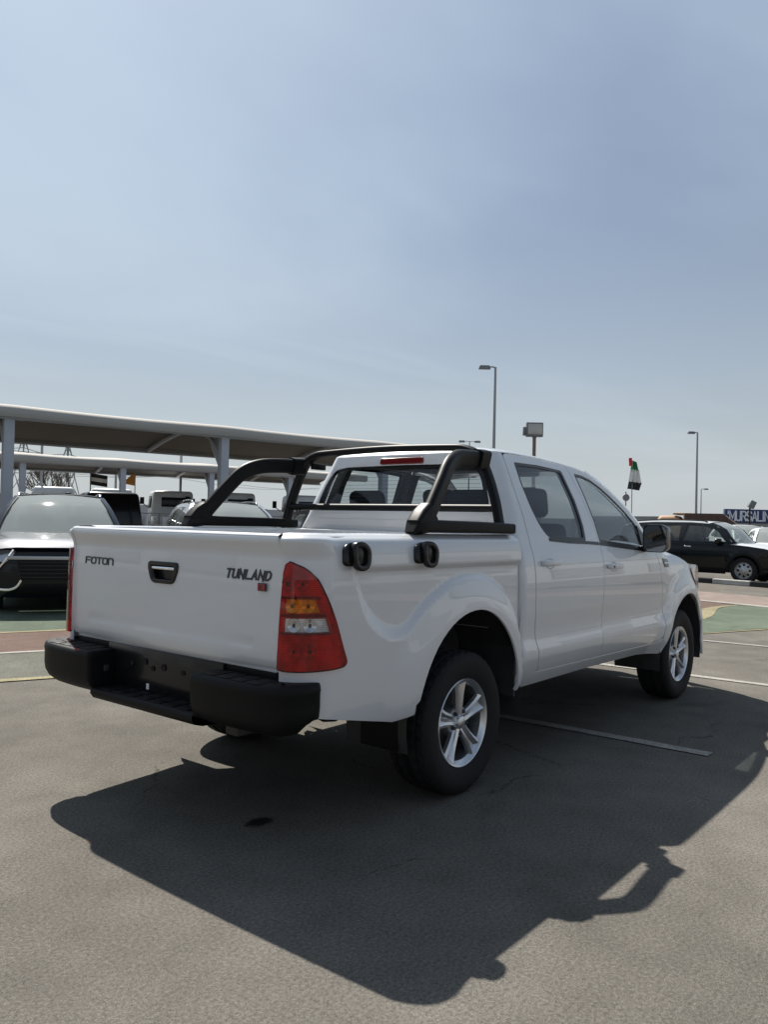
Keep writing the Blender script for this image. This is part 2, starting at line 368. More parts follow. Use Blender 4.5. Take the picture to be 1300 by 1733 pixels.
# ---------------------------------------------------------------- pickup surface maths
def lerp(a, b, t): return a + (b - a) * t
def sm(t):
    t = 0.0 if t < 0 else (1.0 if t > 1 else t)
    return t * t * (3 - 2 * t)
def interp(x, xs, ys):
    if x <= xs[0]: return ys[0]
    for i in range(1, len(xs)):
        if x <= xs[i]:
            t = (x - xs[i-1]) / (xs[i] - xs[i-1]); return ys[i-1] + (ys[i] - ys[i-1]) * t
    return ys[-1]
def spline(xs, ys):
    # monotone-ish cubic (Catmull-Rom tangents) through samples
    n = len(xs); m = []
    for i in range(n):
        if i == 0: m.append((ys[1]-ys[0])/(xs[1]-xs[0]))
        elif i == n-1: m.append((ys[-1]-ys[-2])/(xs[-1]-xs[-2]))
        else: m.append((ys[i+1]-ys[i-1])/(xs[i+1]-xs[i-1]))
    def f(x):
        if x <= xs[0]: return ys[0] + m[0]*(x-xs[0])
        if x >= xs[-1]: return ys[-1] + m[-1]*(x-xs[-1])
        i = 1
        while x > xs[i]: i += 1
        h = xs[i]-xs[i-1]; t = (x-xs[i-1])/h
        return ((2*t**3-3*t*t+1)*ys[i-1] + (t**3-2*t*t+t)*h*m[i-1] + (-2*t**3+3*t*t)*ys[i] + (t**3-t*t)*h*m[i])
    return f
_cab = spline([.40,.44,.48,.53,.58,.62,.66,.70,.76,.85,1.0,1.10,1.17,1.22],
              [.800,.825,.852,.876,.892,.899,.895,.886,.884,.892,.893,.886,.871,.850])
_green = spline([1.22,1.30,1.45,1.60,1.70,1.76],[.850,.822,.763,.697,.650,.618])
def cabprof(z): return _cab(z) if z < 1.22 else _green(z)
_bed = spline([.44,.48,.55,.65,.80,1.0,1.12,1.20,1.245,1.265,1.276],
              [.845,.868,.882,.888,.889,.887,.884,.879,.868,.852,.830])
W0 = .885; XC = -1.01; RC = .17
_zA = spline([-.95,-.90,-.858,-.806,-.70,-.583,-.5,-.40,-.30,-.154,.053,.20,.30,.385,.438,.47],
             [1.40,1.25,1.13,1.022,.925,.888,.908,.975,1.025,1.076,1.096,1.066,1.02,.947,.84,.70])
def front_curve(s):
    # plan curve in front of s = 2.9: returns x, y, outward normal
    pts = [(2.90,-.885),(3.20,-.880),(3.45,-.855),(3.65,-.80),(3.80,-.70),(3.90,-.55),(3.96,-.35),(3.985,0.0)]
    L = 0.0; e = s - 2.9
    for i in range(len(pts)-1):
        a, b = pts[i], pts[i+1]
        l = math.hypot(b[0]-a[0], b[1]-a[1])
        if e <= L + l or i == len(pts)-2:
            t = (e - L)/l
            p0 = pts[i-1] if i > 0 else (2*a[0]-b[0], a[1]-.0)
            p3 = pts[i+2] if i+2 < len(pts) else (b[0], .35)
            def cr(t):
                o = []
                for k in (0,1):
                    o.append(.5*(2*a[k]+(b[k]-p0[k])*t+(2*p0[k]-5*a[k]+4*b[k]-p3[k])*t*t+(3*a[k]-p0[k]-3*b[k]+p3[k])*t**3))
                return o
            q = cr(t); q2 = cr(t+.01); dx, dy = q2[0]-q[0], q2[1]-q[1]
            n = math.hypot(dx, dy); return q[0], q[1], dy/n, -dx/n
        L += l
def dside(s, z):
    if s < .50:
        d = _bed(min(z, 1.278)) - W0
        # scooped upper panel, bounded below by the swoosh and the wheel flare
        za = _zA(s) if s > -.95 else 1.6
        bw = interp(s, [-.9,-.7,-.55,-.45,-.3], [.13,.09,.07,.05,.04])
        w = sm((za - z)/bw)
        d += -.021*(1-w)*sm((1.152-z)/.04)
        dx = s-.035; dz = max(z-.415, 0); r = math.hypot(dx, dz)
        ro = .67-.06*(dx/max(r,.05)); t = ro-r
        if t > 0: d += .024*sm(t/(ro-.50))**.8
        # flared lip above the lights
        if s < -.95:
            k = sm((-.95-s)/.22)
            d += k*interp(z, [1.180,1.20,1.225,1.25,1.262,1.276], [0,.004,.020,.040,.046,.046])
        return d
    d = cabprof(z) - W0
    if s > 2.5:
        dx = s-3.14; dz = max(z-.38, 0); r = math.hypot(dx, dz); t = .66-r
        if t > 0: d += .034*sm(t/.20)*sm((1.12-z)/.15)
        if s > 2.62:   # fender keeps its width up to its shoulder
            k = sm((s-2.62)/.2)
            d += k*(interp(z, [.40,.85,1.0,1.08,1.14,1.20], [.89,.89,.888,.876,.845,.775]) - cabprof(z))
        if s > 3.5: d += .03*sm((s-3.5)/.15)*sm((.80-z)/.06)
    return d
def Pside(s, z, off=0.0):
    # right-hand side (y < 0); wraps round the rear corner and the nose
    d = dside(s, z) + off
    if s > 2.9:
        x, y, nx, ny = front_curve(s); return (x+nx*d, y+ny*d, z)
    if s >= XC: return (s, -W0-d, z)
    a = (XC-s)/RC
    if a < math.pi/2:
        return (XC-(RC+d)*math.sin(a), -(W0-RC)-(RC+d)*math.cos(a), z)
    e = (XC-s)-RC*math.pi/2
    return (XC-RC-d, -(W0-RC)+e, z)
_tg = spline([.735,.75,.78,.84,1.0,1.16,1.186,1.20,1.225,1.25,1.262,1.272],
             [-1.166,-1.176,-1.183,-1.184,-1.182,-1.179,-1.177,-1.180,-1.191,-1.203,-1.207,-1.202])
def Ptail(y, z, off=0.0):
    x = _tg(z) + .012*(y/.75)**2
    # shallow raised field in the lower part of the gate
    k = sm((.62-abs(y))/.03)*sm((z-.80)/.02)*sm((.875-z-.02*abs(y))/.02)
    return (x - off + .004*k, y, z)
CR = .095
def crad(z): return .028 + (CR-.028)*sm((z-1.24)/.16)
def xr(z): return .505 + .075*sm((z-1.36)/.45)
def xdoor(z): return interp(z, [.5,.58,.65,.75,.9,1.1,1.2,1.3,1.4,1.58,1.69,1.76], [.712,.70,.68,.66,.648,.645,.650,.662,.672,.680,.694,.705])-.006
def Lcab(z):
    w = cabprof(z); c = crad(z); st = max(xdoor(z)-(xr(z)+c), .001)
    return w-c, math.pi/2*c, st
def Pcab(v, z, off=0.0):
    # cab rear: v = 0 centre, |v| = 1 rear door edge; v < 0 right-hand side
    CR = crad(z); fl, ar, st = Lcab(z); u = abs(v)*(fl+ar+st); sg = -1 if v < 0 else 1
    if u < fl: x, y, nx, ny = xr(z)-.012*(1-(u/fl)**2), u, -1, 0
    elif u < fl+ar:
        a = (u-fl)/CR; nx, ny = -math.cos(a), math.sin(a)
        x, y = xr(z)+CR+CR*nx, fl+CR*ny
    else: x, y, nx, ny = xr(z)+CR+(u-fl-ar), fl+CR, 0, 1
    return (x+nx*off, sg*(y+ny*off), z)
def vcab(y, z):
    fl, ar, st = Lcab(z); return y/(fl+ar+st)
# ---------------------------------------------------------------- the white pickup (x forward, rear axle at x = 0)
truck = empty('pickup_truck', (0,0,0), 0, 'white double-cab pickup truck with black sports bar, parked in the foreground', 'pickup truck')
WP = 'white_paint'
pmat('lamp_bowl', (.55,.56,.58), .25, metal=.3)
def arcpts(cx_, cz_, r, a0, a1, n, zmin=None):
    return [(cx_+r*math.cos(R(a0+(a1-a0)*k/n)), cz_+r*math.sin(R(a0+(a1-a0)*k/n))) for k in range(n+1)]
rear_arch = [(-.462,.475),(-.466,.52)]+[(.03+(.485 if a > 90 else .438)*math.cos(R(a)), .415+.50*math.sin(R(a))) for a in range(166,8,-6)]+[(.464,.50),(.468,.445)]
bed_outline = ([(-1.2375,.69),(-1.2375,1.272)]+[(s_,1.272) for s_ in (-1.1,-.9,-.6,-.3,0,.3)]+[(.493,1.272),(.493,.445)]+rear_arch[::-1]
               +[(-.50,.470),(-.60,.463),(-1.0,.545),(-1.10,.563),(-1.16,.60)])
door_rear_edge = [(xdoor(z)+.0125, z) for z in (1.70,1.60,1.5,1.4,1.3,1.2,1.1,.9,.75,.65,.58)]
b_gap = [(1.560,.56),(1.545,.62),(1.545,.8),(1.553,.95),(1.560,1.10),(1.570,1.22),(1.575,1.36),(1.548,1.55),(1.507,1.70)]
rear_door = [(.711,1.735),(.722,1.750),(.745,1.757),(.80,1.758),(1.1,1.752),(1.40,1.738),(1.490,1.731)]+b_gap[::-1]+[(1.590,.509),(1.2,.512),(.80,.516),(.722,.518)]+door_rear_edge[::-1]
rear_win = rounded([(.800,1.712),(1.10,1.714),(1.405,1.700),(1.435,1.50),(1.425,1.34),(1.395,1.247),(1.15,1.253),(.90,1.266),(.835,1.33),(.795,1.44),(.782,1.58)], [.02,0,.02,0,0,.015,0,.05,.04,.03,.03])
front_door = [(x+.0065,z) for x, z in b_gap[::-1][:0]]+[(1.4995,1.731),(1.62,1.722),(1.79,1.698),(1.92,1.654),(2.04,1.596),(2.16,1.525),(2.27,1.448),(2.36,1.36),(2.43,1.262),(2.489,1.174),(2.55,1.069),(2.595,.927),(2.622,.75),(2.632,.62),(2.622,.55),(2.59,.503),(2.53,.495),(1.9,.503),(1.597,.509)]+[(x+.0090,z) for x, z in b_gap]
front_win = rounded([(1.575,1.692),(1.70,1.684),(1.80,1.664),(1.92,1.618),(2.02,1.565),(2.12,1.503),(2.20,1.450),(2.30,1.370),(2.362,1.285),(2.385,1.195),(2.285,1.192),(1.9,1.218),(1.590,1.240),(1.600,1.38),(1.590,1.54)], [.02]*9+[.02,.02,0,.015,0,0])
front_arch = [(3.14-.455*math.cos(R(a)), .38+.455*math.sin(R(a))) for a in range(-2,183,6)]
fender = ([(2.637,.475)]+[(2.668,.40),(2.684,.40)]+front_arch[1:-4]+[(3.585,.62),(3.56,.80),(3.40,.855),(3.30,.93),(3.25,1.00),(3.24,1.055),(3.05,1.118),(2.85,1.160),(2.67,1.182),(2.498,1.176),(2.559,1.069),(2.604,.927),(2.631,.75),(2.642,.62),(2.634,.54)])
sill = [(.508,.435),(.505,.500),(.70,.512),(1.2,.506),(1.9,.497),(2.53,.489),(2.60,.497),(2.628,.52),(2.636,.47),(2.664,.40),(2.3,.428),(1.5,.440)]
def side_window_surf(s, z, off=0): return Pside(s, z, off)
for sg in (-1, 1):
    bed = panel('bed_side', bed_outline, Pside, WP, truck, step=.015, sg=sg)
    rd = panel('rear_door', rear_door, Pside, WP, truck, holes=[rear_win], step=.03, sg=sg)
    fd = panel('front_door', front_door, Pside, WP, truck, holes=[front_win], step=.03, sg=sg)
    fe = panel('front_fender', fender, Pside, WP, truck, step=.028, sg=sg)
    panel('rocker_sill', sill, Pside, WP, truck, step=.03, sg=sg)
    for d, w_ in ((rd, rear_win), (fd, front_win)):
        us = [p[0] for p in w_]; vs_ = [p[1] for p in w_]; cxx, czz = (max(us)+min(us))/2, (max(vs_)+min(vs_))/2
        def shrink(k, kz=None): return [(cxx+(x-cxx)*k, czz+(z-czz)*(kz or k)) for x, z in w_]
        panel('window_glass', w_, Pside, 'side_glass' if sg < 0 else 'window_glass', d, step=.06, thick=0, off=-.010, sg=sg)
        # black rubber frame lying just inside the opening
        panel('window_seal', shrink(.998), Pside, 'gloss_black', d, holes=[shrink(.93,.92)], step=.05, thick=.006, off=-.004, sg=sg)
    # belt line strip
    strip = [(.905,1.262),(1.15,1.249),(1.40,1.240),(1.568,1.234)]
    for d, l in ((rd, [(.90,1.268),(1.15,1.254),(1.40,1.248),(1.562,1.241)]), (fd, [(1.582,1.240),(1.9,1.219),(2.285,1.193),(2.42,1.186)])):
        panel('belt_strip', l+[(x, z-.017) for x, z in l[::-1]], Pside, 'gloss_black', d, step=.05, thick=.006, off=.005, sg=sg)
    # inner trims close the cabin
    def inner(name, out, hole, d): panel(name, out, Pside, 'interior_grey', d, holes=[hole] if hole else [], step=.07, thick=0, off=-.045, sg=sg)
    inner('door_trim', [(.72,.55),(.70,.9),(.70,1.25),(.735,1.60),(.76,1.72),(1.46,1.71),(1.53,1.5),(1.545,1.25),(1.53,.9),(1.53,.55)], rear_win, rd)
    inner('door_trim', [(1.62,.55),(1.60,1.25),(1.60,1.45),(1.56,1.70),(1.78,1.68),(2.02,1.58),(2.25,1.44),(2.39,1.28),(2.44,1.17),(2.52,1.0),(2.57,.6),(2.5,.53)], front_win, fd)
    # gap backing: dark shell under the panel joints
    panel('joint_backing', [(.50,.46),(.52,1.24),(.62,1.26),(.62,.6),(.75,.50),(1.48,.50),(1.48,1.22),(1.66,1.22),(1.66,.50),(2.50,.49),(2.52,.9),(2.40,1.17),(2.62,1.16),(2.70,.9),(2.67,.45)], Pside, 'body_shadow_gap', truck, step=.06, thick=0, off=-.018, sg=sg)
    panel('pillar_backing', [(1.44,1.24),(1.47,1.70),(1.60,1.70),(1.66,1.24)], Pside, 'body_shadow_gap', truck, step=.06, thick=0, off=-.024, sg=sg)
    # door handles: dished cup, pull and lock
    for d, s0, z0 in ((rd, .826, 1.122), (fd, 1.715, 1.080)):
        cup = panel('handle_recess', [(s0+.055*math.cos(R(a)), z0+.030*math.sin(R(a))) for a in range(0,360,15)], lambda s,z,o=0,s0=s0,z0=z0: Pside(s,z,.003-.011*max(0,1-((s-s0)/.055)**2-((z-z0)/.03)**2)), WP, d, step=.012, thick=.004, sg=sg)
        pa = [Pside(s0+dx_, z0+.004-.02*dx_, o_) for dx_, o_ in ((-.095,.004),(-.088,.024),(-.05,.036),(0,.039),(.05,.036),(.088,.024),(.095,.004))]
        pa = [(x,-sg*y if sg < 0 else -y,z) for x,y,z in pa] if False else [(x, y if sg < 0 else -y, z) for x,y,z in pa]
        sweep('door_handle', catmull(pa,4), rrect(.030,.014,.006), WP, d, side=(0,0,1))
        box('lock_barrel', Vector(Pside(s0-.07 if d is fd else s0+.02, z0+.004, .043))*1 if False else (s0+(-.072 if d is fd else .02), sg*(W0+dside(s0,z0)+.040), z0+.004), (.014,.004,.012), 'gloss_black' if d is fd else 'chrome', d, bev=.002)
    # tail light
    tl_o = [(-1.216,1.160),(-1.172,1.156),(-1.131,1.137),(-1.095,1.102),(-1.056,1.035),(-1.017,.945),(-.968,.824),(-.948,.778),(-.953,.760),(-.979,.751),(-1.087,.748),(-1.174,.746),(-1.232,.750),(-1.2375,.776),(-1.234,.908),(-1.228,1.041)]
    tl_o = [(p.x,p.y) for p in catmull([(*p,0) for p in tl_o],3,True)]
    amb = rounded([(-1.214,1.030),(-1.100,1.032),(-1.076,.972),(-1.216,.968)], .006); clr = rounded([(-1.217,.955),(-1.056,.956),(-1.033,.895),(-1.219,.895)], .006)
    tl = panel('tail_light', tl_o, Pside, 'lamp_housing', truck, step=.02, thick=.01, off=.0025, sg=sg)
    panel('red_lens', tl_o, Pside, 'red_lens', tl, holes=[amb, clr], step=.016, thick=.016, off=.018, sg=sg, edge=.006)
    panel('light_gasket', [(s_+(.0055 if s_ > -1.1 else 0), z_+(.005 if z_ > .95 else -.005)) for s_, z_ in tl_o], Pside, 'body_shadow_gap', tl, step=.03, thick=.003, off=.0015, sg=sg)
    panel('indicator_lens', amb, Pside, 'amber_lens', tl, step=.015, thick=.004, off=.0185, sg=sg)
    panel('reversing_lens', clr, Pside, 'clear_lens', tl, step=.015, thick=.004, off=.0185, sg=sg)
    for z_, s1 in ((1.031,-1.08),(.962,-1.06),(.893,-1.035)):     # compartment walls behind the lens
        panel('lamp_divider', [(-1.228,z_-.003),(-1.228,z_+.003),(s1,z_+.003),(s1,z_-.003)], Pside, 'dark_red_lens', tl, step=.03, thick=.010, off=.015, sg=sg)
    for zc, h_, s1 in ((1.085,.050,-1.150),(1.0,.050,-1.128),(.925,.050,-1.120),(.823,.055,-1.118)):
        for q in (0, 1):
            sc_ = s1-.060+.060*q
            bowl = panel('lamp_reflector', [(sc_+.024*math.cos(R(a)), zc+h_*.52*math.sin(R(a))) for a in range(0,360,20)], lambda s,z,o=0,sc_=sc_,zc=zc,h_=h_: Pside(s,z,.0085-.008*max(0,1-((s-sc_)/.024)**2-((z-zc)/(h_*.52))**2)), 'reflector', tl, step=.010, thick=.004, sg=sg)
            box('bulb', (lambda p: (p[0], p[1]*(1 if sg < 0 else -1), p[2]))(Pside(sc_,zc,.006)), (.010,.010,.016), 'badge_dark', bowl, bev=.003)
    # rail top, inner bed wall
    rows = []
    for s_ in [-1.2375,-1.21,-1.18,-1.15,-1.12,-1.09,-1.06,-1.03,-1.01,-.9,-.7,-.5,-.3,-.1,.1,.3,.493]:
        row = []
        dt = dside(s_, 1.272)
        for o_, z_ in ((dt+.001,1.2715),(dt-.008,1.2785),(dt-.022,1.2835),(dt-.045,1.2855),(dt-.085,1.285),(dt-.098,1.280),(-.150,1.268),(-.155,1.22),(-.157,.80)):
            base = Pside(s_, 1.272, max(o_, -.160)-dt); row.append((base[0], base[1]*(1 if sg < 0 else -1), .955 if z_ < .9 and -.5 < s_ < .5 else z_))
        rows.append(row)
    grid_obj('bed_rail', rows, WP, truck, flip=(sg > 0), sharp=70)
    # wheel house liner and mud flap
    for cxw, czw, rw, nm in ((.035,.415,.515,'rear'), (3.14,.38,.47,'front')):
        lathe('wheel_arch_liner', [(rw,-.86),(rw,-.50),(rw-.06,-.48),(.05,-.48)] if sg < 0 else [(.05,.48),(rw-.06,.48),(rw,.50),(rw,.86)], 'dark_metal', truck, seg=24, c=(cxw,0,czw), a0=-14, a1=194)
    box('splash_plate', (.484, sg*.66, .62), (.012,.40,.42), 'dark_metal', truck)
    box('mud_flap', (-.475, sg*.70, .40), (.012,.22,.21), 'bumper_plastic', truck, bev=.004)
    # side vent on the fender
    vent = panel('side_vent', rounded([(2.615,1.116),(2.765,1.112),(2.750,1.050),(2.650,1.052)], .008), Pside, 'gloss_black', fe, step=.02, thick=.006, off=.004, sg=sg)
    panel('vent_fin', [(2.632,1.088),(2.757,1.085),(2.755,1.078),(2.637,1.080)], Pside, WP, vent, step=.03, thick=.004, off=.008, sg=sg)
    # headlamp and its indicator, wrapping the corner
    hl = panel('headlight', rounded([(3.245,1.052),(3.256,1.00),(3.306,.935),(3.41,.862),(3.56,.86),(3.72,.90),(3.74,.98),(3.6,1.03),(3.42,1.05)], .02), Pside, 'lamp_bowl', truck, step=.03, thick=.02, off=-.004, sg=sg)
    panel('headlight_cover', rounded([(3.245,1.052),(3.256,1.00),(3.306,.935),(3.41,.862),(3.56,.86),(3.72,.90),(3.74,.98),(3.6,1.03),(3.42,1.05)], .02), Pside, 'clear_cover', hl, step=.04, thick=.012, off=.012, sg=sg)
    panel('headlight_indicator', rounded([(3.27,1.02),(3.31,.945),(3.41,.875),(3.50,.88),(3.47,.98),(3.38,1.03)], .015), Pside, 'orange_lens', hl, step=.03, thick=.004, off=.008, sg=sg)
# ---- front end (nose), bonnet, roof, glass
fb = [(3.60,.30),(3.565,.42),(3.585,.61),(3.565,.795),(3.70,.80)]+[(s_,.80) for s_ in (3.9,4.1,4.3,4.42)]+[(4.42,.30),(4.2,.28),(3.9,.27)]
for sg in (-1,1):
    panel('front_bumper', fb, Pside, WP, truck, step=.04, sg=sg)
    panel('grille', [(3.745,.81),(3.745,.985),(4.42,.985),(4.42,.81)], Pside, 'gloss_black', truck, step=.05, off=-.02, sg=sg)
def fender_top(x): return interp(x, [2.40,2.496,2.67,2.85,3.05,3.24,3.45,3.65,3.85,4.0], [1.15,1.176,1.182,1.160,1.118,1.058,1.045,1.02,.995,.99])
rows = []
for i in range(25):
    x = 2.44+(3.97-2.44)*i/24; row = []
    ze = fender_top(x)
    if x < 2.9: ye = W0+dside(max(x,2.50), min(ze,1.182))-.004; xe = x
    else:
        # follow the nose's plan curve
        s_ = 2.9
        while s_ < 4.42 and front_curve(s_)[0] < x: s_ += .01
        q = front_curve(min(s_,4.42)); ye = -q[1]+dside(min(s_,3.49), min(ze,1.15)); ye = max(ye, .02)
    for j in range(21):
        v = -1+2*j/20; y = ye*v
        row.append((x, y, ze+.004+.055*(1-abs(v)**3)*sm((3.99-x)/.35)+.012*sm((abs(v)-.45)/.2)*(1-sm((abs(v)-.65)/.2))))
    rows.append(row)
grid_obj('bonnet', rows, WP, truck, flip=True)
# roof skin
def door_top(x): return interp(x, [.55,.73,.80,1.1,1.4,1.49,1.62,1.79,1.92], [1.757,1.7575,1.761,1.757,1.743,1.736,1.727,1.703,1.66])
XR = xr(1.76)
rows = []
for i in range(31):
    t = i/30; x = XR+(1.93-XR)*(t**1.6*.6+t*.4)
    ze = door_top(x)+.001; dxr = x-XR
    Y = cabprof(ze)
    if dxr < CR: Y -= CR-math.sqrt(max(CR*CR-(CR-dxr)**2, 0))
    row = []
    for j in range(33):
        v = math.sin(-math.pi/2+math.pi*j/32); h_ = .052*(1-abs(v)**3.2)**.55
        # fall off at the tail edge and towards the windscreen header
        h_ *= (1-(1-min(dxr/.30,1))**4)**.5
        fr = sm((x-1.45)/.5); zc = ze+h_ - .012*fr*(1-v*v)
        row.append((x+ (.05*fr*(1-v*v) if t > .98 else .05*fr*(1-v*v)), Y*v, zc))
    rows.append(row)
grid_obj('roof', rows, WP, truck, flip=True, sharp=80)
roof_front = rows[-1]
# A pillars and windscreen
pil = [(1.79,1.704),(1.92,1.661),(2.04,1.603),(2.16,1.532),(2.27,1.455),(2.36,1.367),(2.43,1.269),(2.492,1.182)]
wl = []
for sg in (-1,1):
    o1 = [(x+.003, sg*(cabprof(z)-.001), z+.002) for x, z in pil]; o2 = [(x+.045, sg*(cabprof(z)-.022), z+.020) for x, z in pil]; o3 = [(x+.062, sg*(cabprof(z)-.075), z+.016) for x, z in pil]
    grid_obj('windscreen_pillar', [o1,o2,o3], WP, truck, flip=(sg < 0)); wl.append(o3)
rows = []
for a, b in zip(*wl):
    row = []
    for j in range(17):
        v = -1+j/8; row.append((a[0]+.17*(1-v*v), a[1]+(b[1]-a[1])*j/16, a[2]+.018*(1-v*v)))
    rows.append(row)
grid_obj('windscreen', rows, 'window_glass', truck)
box('cowl', (2.60,0,1.155), (.30,1.50,.03), 'gloss_black', truck)
# cab back wall with its window
def Pcab_y(u, z, off=0): return Pcab(u, z, off)
def wz(pts): return [(vcab(y, z), z) for y, z in pts]
rw = wz(rounded([(-.665,1.405),(-.655,1.47),(-.61,1.60),(-.555,1.675),(-.45,1.690),(0,1.694),(.45,1.690),(.555,1.675),(.61,1.60),(.655,1.47),(.665,1.405)], [.03,0,.05,.05,0,0,0,.05,.05,0,.03]))
zs = [1.757,1.6,1.45,1.3,1.2,1.1,.9,.7,.53]
cw_o = [(-1,z) for z in zs]+[(-.96,.46),(-.5,.46),(0,.46),(.5,.46),(.96,.46)]+[(1,z) for z in zs[::-1]]+[(.7,1.757),(.35,1.757),(0,1.757),(-.35,1.757),(-.7,1.757)]
cw = panel('cab_back_wall', cw_o, Pcab, WP, truck, holes=[rw], step=.035, bstep=.02)
panel('rear_window_glass', rw, Pcab, 'window_glass', cw, step=.08, thick=0, off=-.008)
rwi = [(u*.955, 1.55+(z-1.55)*.88) for u, z in rw]
panel('window_seal', [(u*.999, 1.55+(z-1.55)*.998) for u,z in rw], Pcab, 'gloss_black', cw, holes=[rwi], step=.06, thick=.004, off=-.003, bstep=.02)
panel('high_brake_light', wz(rounded([(-.165,1.702),(-.160,1.735),(.160,1.735),(.165,1.702)], .01)), Pcab, 'dark_red_lens', cw, step=.03, thick=.02, off=.016, edge=.005, bstep=.012)
for z0, z1 in ((1.262,1.302),(1.312,1.352)):
    panel('pressed_rib', wz(rounded([(-.62,z0),(-.62,z1),(.62,z1),(.62,z0)], .012)), Pcab, WP, cw, step=.06, thick=.007, off=.006, edge=.004, bstep=.03)
for k in range(9):     # demister wires on the glass
    z = 1.45+.024*k; yy = .60-.25*max(0,z-1.5)
    grid_obj('demister_wire', [[Pcab(vcab(-yy+2*yy*i/20,z),z,-.0065) for i in range(21)],[Pcab(vcab(-yy+2*yy*i/20,z+.0016),z+.0016,-.0065) for i in range(21)]], 'badge_dark', cw)
# ---- tailgate
tgo = rounded([(-.748,.742),(-.748,1.270),(.748,1.270),(.748,.742)], .012)
hb = rounded([(-.106,1.132),(.106,1.132),(.104,1.10),(.078,1.040),(-.078,1.040),(-.104,1.10)], [.02,.02,.01,.025,.025,.01])
tg = panel('tailgate', tgo, Ptail, WP, truck, holes=[[(y*.93, 1.086+(z-1.086)*.93) for y, z in hb]], step=.03, thick=.03)
ub = []
for i in range(41):
    y = -.747+1.494*i/40; ub.append([(Ptail(y,1.270)[0]+o_, y, z_) for o_, z_ in ((-.0005,1.2705),(.004,1.2765),(.016,1.280),(.05,1.279),(.075,1.274),(.080,1.26),(.080,.78),(.03,.745))])
grid_obj('tailgate_inner', ub, WP, tg, flip=False, sharp=70)
hz = panel('tailgate_handle', hb, Ptail, 'gloss_black', tg, holes=[rounded([(-.088,1.120),(.088,1.120),(.086,1.09),(.066,1.052),(-.066,1.052),(-.086,1.09)], .012)], step=.02, thick=.03, off=.010, edge=.006)
box('handle_cavity', (-1.150,0,1.086), (.012,.20,.09), 'gloss_black', hz)
sweep('pull', [(-1.186+.010*(abs(k)/7.)**2, .0118*k, 1.106) for k in range(-7,8)], rrect(.014,.022,.005), 'chrome', hz, side=(0,0,1))
def on_tail(y0, z0): return lambda u, v, o: (Ptail(y0-u, z0+v)[0]-o, y0-u, z0+v)
lettering('maker_lettering', 'FOTOn', .029, .039, .012, .0068, on_tail(.648,1.100), 'badge_dark', tg, shear=.08)
lettering('model_lettering', 'TUNLAND', .034, .026, .0125, .0076, on_tail(-.425,1.092), 'badge_dark', tg, shear=.30)
bd = box('badge', (-1.1805,-.648,1.064), (.006,.048,.032), 'badge_dark', tg, bev=.001)
box('badge_field', (-1.1845,-.648,1.064), (.004,.040,.025), 'badge_red', bd)
lettering('badge_lettering', 'E', .014, .014, .003, .003, lambda u, v, o: (-1.1868-o*.3, -.640-u, 1.057+v), 'badge_dark', bd)
# ---- rear bumper
BP = 'bumper_plastic'
bumper = bpy.data.objects.new('rear_bumper', None); link(bumper, truck); bumper.empty_display_size = .1
for sg in (-1,1):
    plan = catmull([(-1.315,.385,0),(-1.322,.50,0),(-1.316,.65,0),(-1.300,.77,0),(-1.262,.855,0),(-1.19,.893,0),(-1.105,.903,0)], 6)
    rows = []
    n = len(plan)
    for i, p in enumerate(plan):
        t = (plan[min(i+1,n-1)]-plan[max(i-1,0)]).normalized(); nx, ny = -t.y, t.x
        if nx > 0 and i < n*.6: nx, ny = -nx, -ny
        if ny < 0 and i > n*.6: nx, ny = -nx, -ny
        e = i/(n-1); endk = sm((e-.86)/.14); row = []
        for o_, z_ in ((-.16,.702),(-.05,.704),(-.012,.702),(-.004,.696),(0,.684),(.002,.670),(-.001,.665),(-.001,.60),(-.006,.565),(-.022,.535),(-.05,.512),(-.09,.497),(-.16,.492)):
            zz = z_ + (.03*endk if z_ < .56 else 0)
            q = (p.x+nx*o_*(1-.0*endk), p.y+ny*o_)
            row.append((q[0], sg*q[1], zz))
        rows.append(row)
    # rounded inner end of the block
    r0 = rows[0]; pre = []
    for dy_, sc_ in ((-.014,.20),(-.010,.07),(-.004,.02)):
        row = []
        for x,y,z in r0: row.append((x+(.02 if dy_ < -.012 else .006 if dy_ < -.008 else .001), y+sg*dy_, .60+(z-.60)*(1-sc_*.25)))
        pre.append(row)
    cap = [(-1.16, r0[0][1]+sg*-.015, .60+(z-.60)*.95) for x,y,z in r0]
    end = [(x+.03, y-sg*.02, z) for x,y,z in rows[-1]]
    grid_obj('bumper_end', [cap]+pre+rows+[end], BP, bumper, flip=(sg < 0), sharp=55)
    for i in range(4):
        for j in range(2):
            box('tread_pad', (-1.205-.062*j, sg*(.455+.088*i), .7035), (.050,.074,.006), BP, bumper, bev=.0025)
    plc = box('sensor_plug', (-1.215, sg*.378, .615), (.03,.012,.03), 'dark_metal', bumper, bev=.004)
